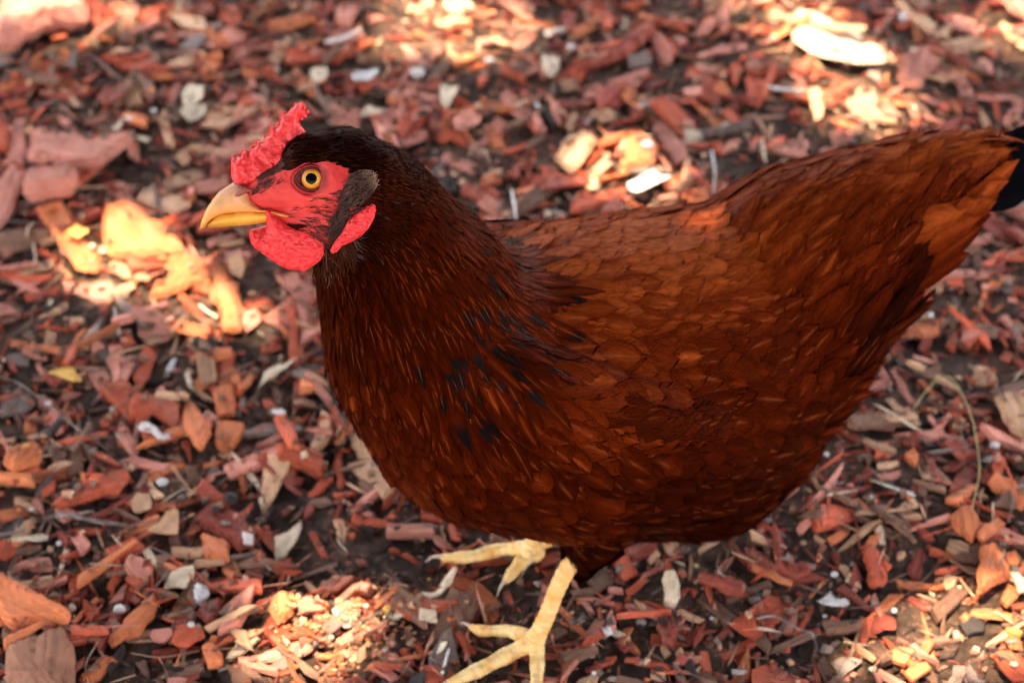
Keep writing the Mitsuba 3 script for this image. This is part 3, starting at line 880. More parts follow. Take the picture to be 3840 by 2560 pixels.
for s, tag in ((1, ''), (-1, '_001')):
    c = np.array([1182.0, 682.0, (EYE_Z - 29)])
    def place(V, F):
        V = V.copy()
        V[:, 2] *= s
        return trimesh.Trimesh(from_head(V), F if s < 0 else F[:, ::-1], process=False)
    V, F, C = cap(c, 48, 0.05, 1.9, 14, lambda A, B: np.tile([0.05, 0.022, 0.014], (len(A), 1)))
    put(f'hen__eye{tag}__eyeball', place(V, F), 'eye_wet', smooth=True, color=C)
    def iris(A, B):
        f = np.clip((A - 0.40) / 0.45, 0, 1)[:, None]
        n = meshkit.noise(np.c_[np.cos(B) * 5, np.sin(B) * 5, A * 6], 4)[:, None]
        return (np.array([0.74, 0.37, 0.04]) * (1 - f) + np.array([0.56, 0.13, 0.008]) * f) * (0.75 + 0.4 * n) * (1 - 0.75 * np.clip((A[:, None] - 0.80) / 0.1, 0, 1))
    V, F, C = cap(c, 49.2, 0.30, 0.88, 10, iris)
    put(f'hen__eye{tag}__iris', place(V, F), 'eye_wet', smooth=True, color=C, label='amber iris with a golden inner ring')
    V, F, C = cap(c, 50.1, 0.0, 0.42, 6, lambda A, B: np.tile([0.004, 0.004, 0.005], (len(A), 1)))
    put(f'hen__eye{tag}__pupil', place(V, F), 'eye_black', smooth=True)
    t = np.linspace(0, 2 * np.pi, 49)
    rim = []
    for kk, (ex, ey, rr, dz) in enumerate([(45, 39, 6.0, 4), (57, 50, 5.5, -8), (71, 62, 4.5, -17)]):
        xx = c[0] - 2 + ex * np.cos(t) - 7 * (np.cos(t) < -0.7) * (np.abs(np.cos(t)) - 0.7) * 4
        ring = np.stack([xx, c[1] + 2 + ey * np.sin(t), np.full(49, EYE_Z + dz - 3) - 0.10 * np.abs(xx - c[0])], 1)
        ring[-1] = ring[0]
        m, _ = tube(ring, rr, 8, caps=False)
        rim.append((np.array(m.vertices), np.array(m.faces), np.tile([[0.10, 0.018, 0.014], [0.34, 0.03, 0.028], [0.62, 0.03, 0.032]][kk], (len(m.vertices), 1))))
    o, VVs, FFs = 0, [], []
    for v, f, _ in rim:
        VVs.append(v); FFs.append(f + o); o += len(v)
    put(f'hen__eye{tag}__eyelid', place(np.vstack(VVs), np.vstack(FFs)), 'skin', smooth=True, color=np.vstack([x[2] for x in rim]))

# hair-like feathers on the cheek, the ear tuft and the throat
def strands(roots, tips, width, colf, key, label=None, bow=6, kind='stuff'):
    VV_, F_, C_ = [], [], []
    for i, (a, b) in enumerate(zip(roots, tips)):
        a, b = np.array(a, float), np.array(b, float)
        d = (b - a)
        sv = np.array([-d[1], d[0], 0]) / (np.hypot(d[0], d[1]) + 1e-6)
        bend = sv * crg.normal(0, bow)
        o = len(VV_) * 8
        pts = []
        for k, f in enumerate((0, 0.35, 0.7, 1.0)):
            p = a + d * f + bend * 4 * f * (1 - f) + np.array([0, 0, 5.0]) * math.sin(math.pi * f)
            w = width[i] * (0.7, 1.0, 0.7, 0.12)[k] / 2
            pts += [p - sv * w, p + sv * w]
        VV_.append(np.array(pts))
        for k in range(3):
            F_ += [[o + 2 * k, o + 2 * k + 1, o + 2 * k + 3], [o + 2 * k, o + 2 * k + 3, o + 2 * k + 2]]
        C_.append(np.repeat(np.array([colf(i, f) for f in (0, 0.35, 0.7, 1.0)]), 2, axis=0))
    put(key, trimesh.Trimesh(from_head(np.vstack(VV_)), np.array(F_), process=False), 'down', smooth=True, color=np.vstack(C_), kind=kind, label=label)


def head_z(x, y):
    """Height of the head's near surface at (x, y)."""
    m = hx3[:, 2] > -20
    d, i = HZ.query(np.c_[x, y], k=3)
    return HZV[i].max(1)


sel = (hx3[:, 2] > 0) & (hx3[:, 0] > 700) & (hx3[:, 0] < 1700) & (hx3[:, 1] > 400) & (hx3[:, 1] < 1250)
HZ, HZV = cKDTree(hx3[sel, :2]), hx3[sel, 2]
R0, R1, WD, CC = [], [], [], []
TUFT = Polygon([(1318, 700), (1330, 672), (1375, 655), (1412, 662), (1424, 700), (1405, 735), (1380, 765), (1330, 790), (1310, 830), (1285, 890), (1250, 900), (1245, 850), (1278, 800), (1300, 750)])
bx = TUFT.bounds
while len(R0) < 620:
    x, y = crg.uniform(bx[0], bx[2]), crg.uniform(bx[1], bx[3])
    if not TUFT.contains(Point(x, y)):
        continue
    up = y < 760
    ang = (crg.normal(-0.35, 0.25) if up else crg.normal(2.2, 0.25))
    if up:
        ang = math.atan2(690 - 760, 40) * 0.55 + crg.normal(0, 0.3)
    l = crg.uniform(24, 48)
    z = float(head_z([x], [y])[0]) + 6
    R0.append((x - math.cos(ang) * l * 0.6, y - math.sin(ang) * l * 0.6, z)); R1.append((x + math.cos(ang) * l * 0.4, y + math.sin(ang) * l * 0.4, z + crg.uniform(8, 24)))
    WD.append(crg.uniform(3, 5.5))
    pale = np.clip((x - 1372) / 60 + (694 - y) / 90, 0, 1) * crg.uniform(0.3, 0.9)
    CC.append(pale)
strands(R0, R1, WD, lambda i, f: np.array([0.060, 0.028, 0.021]) * (0.35 + 1.5 * ((i * 37) % 100) / 100) * (1 - CC[i] * f) + np.array([0.55, 0.34, 0.22]) * CC[i] * f + 0.012 * f, 'hen__ear_tuft', 'dark brown ear tuft with pale upper tips')
R0, R1, WD = [], [], []
while len(R0) < 620:                                              # sparse dark bristles over the cheek and lores
    x, y = crg.uniform(940, 1350), crg.uniform(690, 960)
    cheek = (((x - 1200) / 140) ** 2 + ((y - 840) / 90) ** 2 < 1 or (x > 1235 and y > 700 - (x - 1290) * 0.2)) and y > 745 - max(0, x - 1230) * 0.5
    lore = abs((x - 1010) + (y - 690) * 1.1) < 26 and 600 < y < 740
    brow = 1000 < x < 1110 and abs(y - (700 - (x - 1000) * 0.62)) < 26
    dens = 0.16 + 0.84 * np.clip((x - 1120) / 170 + (y - 820) / 260, 0, 1) ** 1.3
    if not ((cheek and crg.random() < dens) or lore or brow):
        continue
    ang = math.atan2(y - 760, x - 930) + crg.normal(0.1, 0.15) if cheek else crg.normal(-0.75, 0.2)
    l = crg.uniform(22, 48)
    z = head_z([x, x + math.cos(ang) * l], [y, y + math.sin(ang) * l])
    R0.append((x, y, z[0] + 2)); R1.append((x + math.cos(ang) * l, y + math.sin(ang) * l, z[1] + 7))
    WD.append(crg.uniform(1.8, 3.4))
strands(R0, R1, WD, lambda i, f: np.array([0.035, 0.012, 0.010]) + 0.03 * f, 'hen__face_bristles')
R0, R1, WD = [], [], []
for i in range(230):                                              # wispy feathers under the wattle and lobe
    x = crg.uniform(1195, 1330)
    y = 985 - (x - 1195) * 0.50 + crg.normal(0, 26)
    ang = math.pi / 2 + crg.normal(-0.12, 0.22)
    l = crg.uniform(35, 70)
    z = head_z([x, x + math.cos(ang) * l], [y, y + math.sin(ang) * l])
    R0.append((x, y, z[0] + 4)); R1.append((x + math.cos(ang) * l, y + math.sin(ang) * l, z[1] + 20))
    WD.append(crg.uniform(2.5, 6))
strands(R0, R1, WD, lambda i, f: np.array([0.020, 0.006, 0.003]) * (1 - f) + (np.array([0.055, 0.014, 0.006]) if i % 12 else np.array([0.13, 0.07, 0.05])) * f, 'hen__throat_wisps')

# ---- legs: scaled yellow shank, toes and claws
YEL, ORA, PAL = np.array([0.84, 0.50, 0.11]), np.array([0.78, 0.32, 0.05]), np.array([0.88, 0.70, 0.40])


def leg(key, hock, foot, toes, shank_r):
    """hock: 3-D point; foot: photo pixel on the ground; toes: list of pixel paths with radii (px)."""
    fp = ground_at(*foot, 0.016)
    k = px(fp)
    pts = spline([hock, hock * 0.62 + fp * 0.38 + AFT * -0.002, hock * 0.25 + fp * 0.75, fp], 96)
    sf = np.linspace(0, 1, 96)
    plate = np.sqrt(np.abs(np.sin(np.pi * 13 * sf)))               # plates across the shank
    m, uv = tube(pts, np.interp(sf, [0, 0.12, 0.5, 0.85, 1], [1.18, 1.06, 0.92, 1.0, 1.2]) * shank_r * (0.93 + 0.10 * plate), 18)
    groove = [np.r_[np.repeat(1 - plate, 18), 0, 0]]
    uv[:, 1] *= 0
    Vs, Fs, Us, o = [np.array(m.vertices)], [np.array(m.faces)], [uv], len(m.vertices)
    claws = []
    for path, radii in toes:
        n = len(path)
        hs = np.interp(np.linspace(0, 1, n), [0, 0.35, 1], [0.0145, 0.0095, 0.0075])
        P = np.array([ground_at(u, v, h) for (u, v), h in zip(path, hs)])
        P[0] = fp
        Q = spline(P, 72)
        tf = np.linspace(0, 1, 72)
        rr = np.interp(tf, np.linspace(0, 1, n), radii) * k * 0.90
        plate = np.sqrt(np.abs(np.sin(np.pi * 11 * tf)))
        rr = rr * (1 + 0.08 * np.sin(tf * 3 * 2 * np.pi - 0.8)) * (0.955 + 0.065 * plate)   # pads between the joints, plates across
        m, uv = tube(Q, rr, 14)
        groove.append(np.r_[np.repeat(1 - plate, 14), 0, 0])
        uv[:, 1] *= 0
        Vs.append(np.array(m.vertices)); Fs.append(np.array(m.faces) + o); Us.append(uv); o += len(m.vertices)
        d = Q[-1] - Q[-8]
        d /= np.linalg.norm(d)
        cl = spline([Q[-5] + [0, 0, 0.0006], Q[-1] + d * 0.004 + [0, 0, 0.0008], Q[-1] + d * 0.0078 - [0, 0, 0.003]], 9)
        claws.append(tube(cl, np.linspace(0.66, 0.10, 9) * rr[-1] / 1.0, 9)[0])
    for (pa, ra), (pb, rb) in zip(toes, toes[1:2] + toes[2:3]):      # the skin between the toes
        ca, cb = [ground_at(*np.array(p_[0]) * 0.45 + np.array(p_[1]) * 0.55, 0.0105) for p_ in (pa, pb)]
        wb = smooth_mesh(m3.Manifold.batch_hull([ball(fp - [0, 0, 0.001], 25 * k), ball(ca, 13 * k), ball(cb, 13 * k)]), 0.0012, 6)
        Vs.append(np.array(wb.vertices)); Fs.append(np.array(wb.faces) + o); Us.append(np.zeros((len(wb.vertices), 2))); o += len(wb.vertices)
        groove.append(np.zeros(len(wb.vertices)))
    V, F, U = np.vstack(Vs), np.vstack(Fs), np.vstack(Us)
    n = meshkit.fbm(V * 260, 3, 7)[:, None]
    up = np.clip((V[:, 2:3] - 0.012) / 0.05, 0, 1)
    gr = np.concatenate(groove)[:, None]
    C = (YEL * (1 - n) + PAL * n) * (1 - 0.4 * up) + ORA * 0.4 * up
    C = C * (1 - 0.42 * gr) + np.array([0.66, 0.30, 0.08]) * 0.42 * gr
    dirt = np.clip(meshkit.fbm(V * 420, 3, 12)[:, None] * 2.2 - 1.15, 0, 0.40) * np.clip(1.2 - (V[:, 2:3] - 0.008) / 0.03, 0.15, 1)
    blot = np.clip(meshkit.fbm(V * 190, 2, 15)[:, None] * 2.4 - 0.9, 0, 1)
    C = C * (1 - 0.65 * blot) + ORA * 0.65 * blot
    C = C * (1 - dirt) + np.array([0.20, 0.10, 0.05]) * dirt
    put(key, trimesh.Trimesh(V, F, process=False), 'scaly', smooth=True, color=C, uv=U)
    for c_ in claws:
        put(numbered(f'{key}__claw'), c_, 'horn', smooth=True, color=np.tile([0.62, 0.45, 0.33], (len(c_.vertices), 1)))
    return fp


hock1 = sag(2186, 2035, -0.0285)
leg('hen__leg', hock1, (2004, 2402), [([(2004, 2402), (1930, 2370), (1880, 2364), (1811, 2364), (1762, 2349)], [34, 31, 25, 25, 15]),
                                     ([(2004, 2402), (1945, 2432), (1880, 2466), (1795, 2510), (1680, 2562)], [36, 36, 33, 31, 20]),
                                     ([(2004, 2402), (2014, 2455), (2014, 2510), (2011, 2580), (2008, 2670)], [34, 34, 28, 28, 18]),
                                     ([(2004, 2402), (2016, 2375), (2030, 2345)], [26, 20, 12])], 0.0041)
hock2 = mirror(hock1) + AFT * 0.012
leg('hen__leg_001', hock2, (1992, 2052), [([(1992, 2052), (1930, 2056), (1865, 2062), (1790, 2082), (1730, 2090), (1655, 2091)], [30, 30, 28, 28, 26, 18]),
                                         ([(1992, 2052), (1965, 2092), (1930, 2135), (1895, 2180)], [32, 30, 27, 16]),
                                         ([(1992, 2052), (2020, 2075), (1998, 2100)], [27, 25, 18]),
                                         ([(1992, 2052), (2060, 2030), (2110, 2010)], [26, 20, 12])], 0.0040)

# ------------------------------------------------------------------ mulch: pieces dropped one on another over a height map
HX0, HX1, HY0, HY1, HR = -0.62, 0.72, 0.50, 1.85, 0.002
hxs, hys = np.arange(HX0, HX1, HR), np.arange(HY0, HY1, HR)
HM = ground_height(*np.meshgrid(hxs, hys, indexing='ij'))


def hm_at(x, y):
    return HM[np.clip(((np.asarray(x) - HX0) / HR).astype(int), 0, len(hxs) - 1), np.clip(((np.asarray(y) - HY0) / HR).astype(int), 0, len(hys) - 1)]


def rest(x, y, lim=0.45, sink=0.35):
    """Plane z = a + b(x-cx) + c(y-cy) on which a piece with footprint corners (x, y) comes to rest."""
    cx, cy = x.mean(), y.mean()
    h = hm_at(x, y)
    A = np.stack([np.ones(len(x)), x - cx, y - cy], 1)
    s = np.linalg.lstsq(A, h, rcond=None)[0]
    k = math.hypot(s[1], s[2])
    if k > lim:
        s[1:] *= lim / k
    res = h - A @ s
    s[0] += max(res.max(), 0) * (1 - sink)
    return s, cx, cy


def stamp(pg, s, cx, cy, thick):
    x0, y0, x1, y1 = pg.bounds
    i0, i1 = max(int((x0 - HX0) / HR), 0), min(int((x1 - HX0) / HR) + 2, len(hxs))
    j0, j1 = max(int((y0 - HY0) / HR), 0), min(int((y1 - HY0) / HR) + 2, len(hys))
    if i1 <= i0 or j1 <= j0:
        return
    xx, yy = np.meshgrid(hxs[i0:i1], hys[j0:j1], indexing='ij')
    m = contains_xy(pg, xx, yy)
    z = s[0] + s[1] * (xx - cx) + s[2] * (yy - cy) + thick
    HM[i0:i1, j0:j1] = np.where(m, np.maximum(HM[i0:i1, j0:j1], z), HM[i0:i1, j0:j1])


COL = {'r': (0.45, 0.092, 0.047), 'o': (0.60, 0.175, 0.072), 'k': (0.55, 0.210, 0.150), 'b': (0.33, 0.155, 0.100), 'm': (0.245, 0.055, 0.038), 'n': (0.20, 0.105, 0.070), 't': (0.55, 0.305, 0.175),
       'g': (0.20, 0.145, 0.122), 'd': (0.038, 0.029, 0.026), 'a': (0.68, 0.52, 0.36), 'w': (0.68, 0.62, 0.58), 'y': (0.62, 0.36, 0.09), 'e': (0.40, 0.34, 0.16)}
mr = np.random.default_rng(17)

# ---- the uncountable bed of small chips: all one mesh
TEMPL = np.array([[-1, -1], [-0.1, -1], [1, -1], [1, 1], [0.1, 1], [-1, 1]], float)


def bed_piece(cx, cy, L, W, Tk, yaw, r):
    p = TEMPL * [L / 2, W / 2]
    p = p * (1 + r.normal(0, 0.10, (6, 2)))
    p[[0, 5], 0] += r.normal(0, 0.17, 2) * L
    p[[2, 3], 0] += r.normal(0, 0.17, 2) * L
    if r.random() < 0.35:
        p[[2, 3], 1] *= r.uniform(0.15, 0.6)
    if r.random() < 0.25:
        p[[0, 5], 1] *= r.uniform(0.2, 0.7)
    c, s = math.cos(yaw), math.sin(yaw)
    return p @ np.array([[c, s], [-s, c]]) + [cx, cy], p


BV_, BF_, BC_, BU_ = [], [], [], []
nb = [0]
BFACE = []
for a, b in ((0, 6), (6, 12)):                                    # bottom ring 0-5, rim 6-11, inset top 12-17
    for i in range(6):
        j = (i + 1) % 6
        BFACE += [[a + i, a + j, b + j], [a + i, b + j, b + i]]
BFACE += [[12, 13, 14], [12, 14, 15], [12, 15, 16], [12, 16, 17]]
BFACE = np.array(BFACE)
pal = np.array([COL[c] for c in 'rokmntgda'])


def add_bed(w, loc, s, cx, cy, Tk, colour, r, warp=0.0):
    n_ = np.array([-s[1], -s[2], 1.0])
    n_ /= np.linalg.norm(n_)
    z = s[0] + s[1] * (w[:, 0] - cx) + s[2] * (w[:, 1] - cy)
    P0 = np.c_[w, z]
    P0[:, 2] += warp * ((loc[:, 0] / (np.abs(loc[:, 0]).max() + 1e-9)) ** 2)
    ctr = P0.mean(0)
    bev = min(Tk * 0.35, 0.0009)
    rim = P0 + n_ * (Tk - bev)
    sz = np.linalg.norm(P0 - ctr, axis=1, keepdims=True)
    top = P0 + (ctr - P0) / (sz + 1e-9) * np.minimum(bev * 1.2, sz * 0.3) + n_ * (Tk + r.normal(0, 0.0002, (6, 1)))
    BV_.append(np.vstack([P0, rim, top]))
    u = loc + [r.uniform(0, 3), r.uniform(0, 3)]
    BU_.append(np.vstack([u, u + [0, Tk], u + [0, Tk * 1.3]]))
    c = colour * np.exp(r.normal(0, 0.13, (18, 1)))
    BC_.append(c)
    BF_.append(BFACE + nb[0])
    nb[0] += 18


def bare(x, y):                                                   # scratched patches with finer, darker crumbs
    g1, g2 = ground_at(1420, 2090), ground_at(3330, 560)
    g3 = ground_at(2500, 2350)
    return np.clip(np.exp(-(((x - g1[0]) / 0.036) ** 2 + ((y - g1[1]) / 0.028) ** 2)) + 0.8 * np.exp(-(((x - g2[0]) / 0.03) ** 2 + ((y - g2[1]) / 0.035) ** 2)), 0, 1)


def in_view(x, y, m=1.18):
    dx, dz = x, np.zeros_like(x) - H
    dep = y * FWD[1] + dz * FWD[2]
    up = y * UP[1] + dz * UP[2]
    return (np.abs(dx / dep) < 1920 / FPX * m) & (np.abs(up / dep) < 1280 / FPX * m)


def scatter(n, lmin, lmax, weights, tmin, tmax, wmin=0.12, wmax=0.52, clear=False, power=2.0):
    x, y = mr.uniform(-0.55, 0.6, n), mr.uniform(0.58, 1.75, n)
    ok = in_view(x, y)
    x, y = x[ok], y[ok]
    ok = mr.random(len(x)) > bare(x, y) * 0.93
    x, y = x[ok], y[ok]
    L = lmin + (lmax - lmin) * mr.random(len(x)) ** power
    ci = mr.choice(len(pal), len(x), p=np.array(weights) / sum(weights))
    for i in np.argsort(-L + mr.normal(0, 0.004, len(x))) if clear else range(len(x)):
        W = L[i] * mr.uniform(wmin, wmax)
        Tk = min(mr.uniform(tmin, tmax), W * 0.7)
        w, loc = bed_piece(x[i], y[i], L[i], W, Tk, mr.uniform(0, 2 * math.pi), mr)
        s, cx, cy = rest(w[:, 0], w[:, 1], 0.55)
        s[1:] += mr.normal(0, 0.10, 2)
        pg = Polygon(w)
        if not pg.is_valid:
            pg = pg.convex_hull
        col = pal[ci[i]] * (0.74 if lmax < 0.02 else 0.95) * math.exp(mr.normal(0, 0.26)) * (1 - 0.45 * bare(x[i], y[i]))
        add_bed(w, loc, s, cx, cy, Tk, col, mr, mr.normal(0, 0.0008))
        if L[i] > 0.005:
            stamp(pg, s, cx, cy, Tk)


#                                r   o   k   m   n   t   g   d   a
scatter(9500, 0.004, 0.018, [2.0, 0.7, 0.9, 3.4, 4.2, 1.3, 0.8, 1.6, 0.2], 0.0008, 0.0025)
scatter(3600, 0.012, 0.034, [3.0, 1.8, 2.3, 2.6, 2.4, 1.2, 0.5, 0.5, 0.1], 0.0015, 0.0045)

scatter(2600, 0.008, 0.030, [3.0, 1.6, 2.0, 3.0, 3.4, 1.5, 0.6, 0.6, 0.3], 0.0005, 0.0014, 0.06, 0.17)

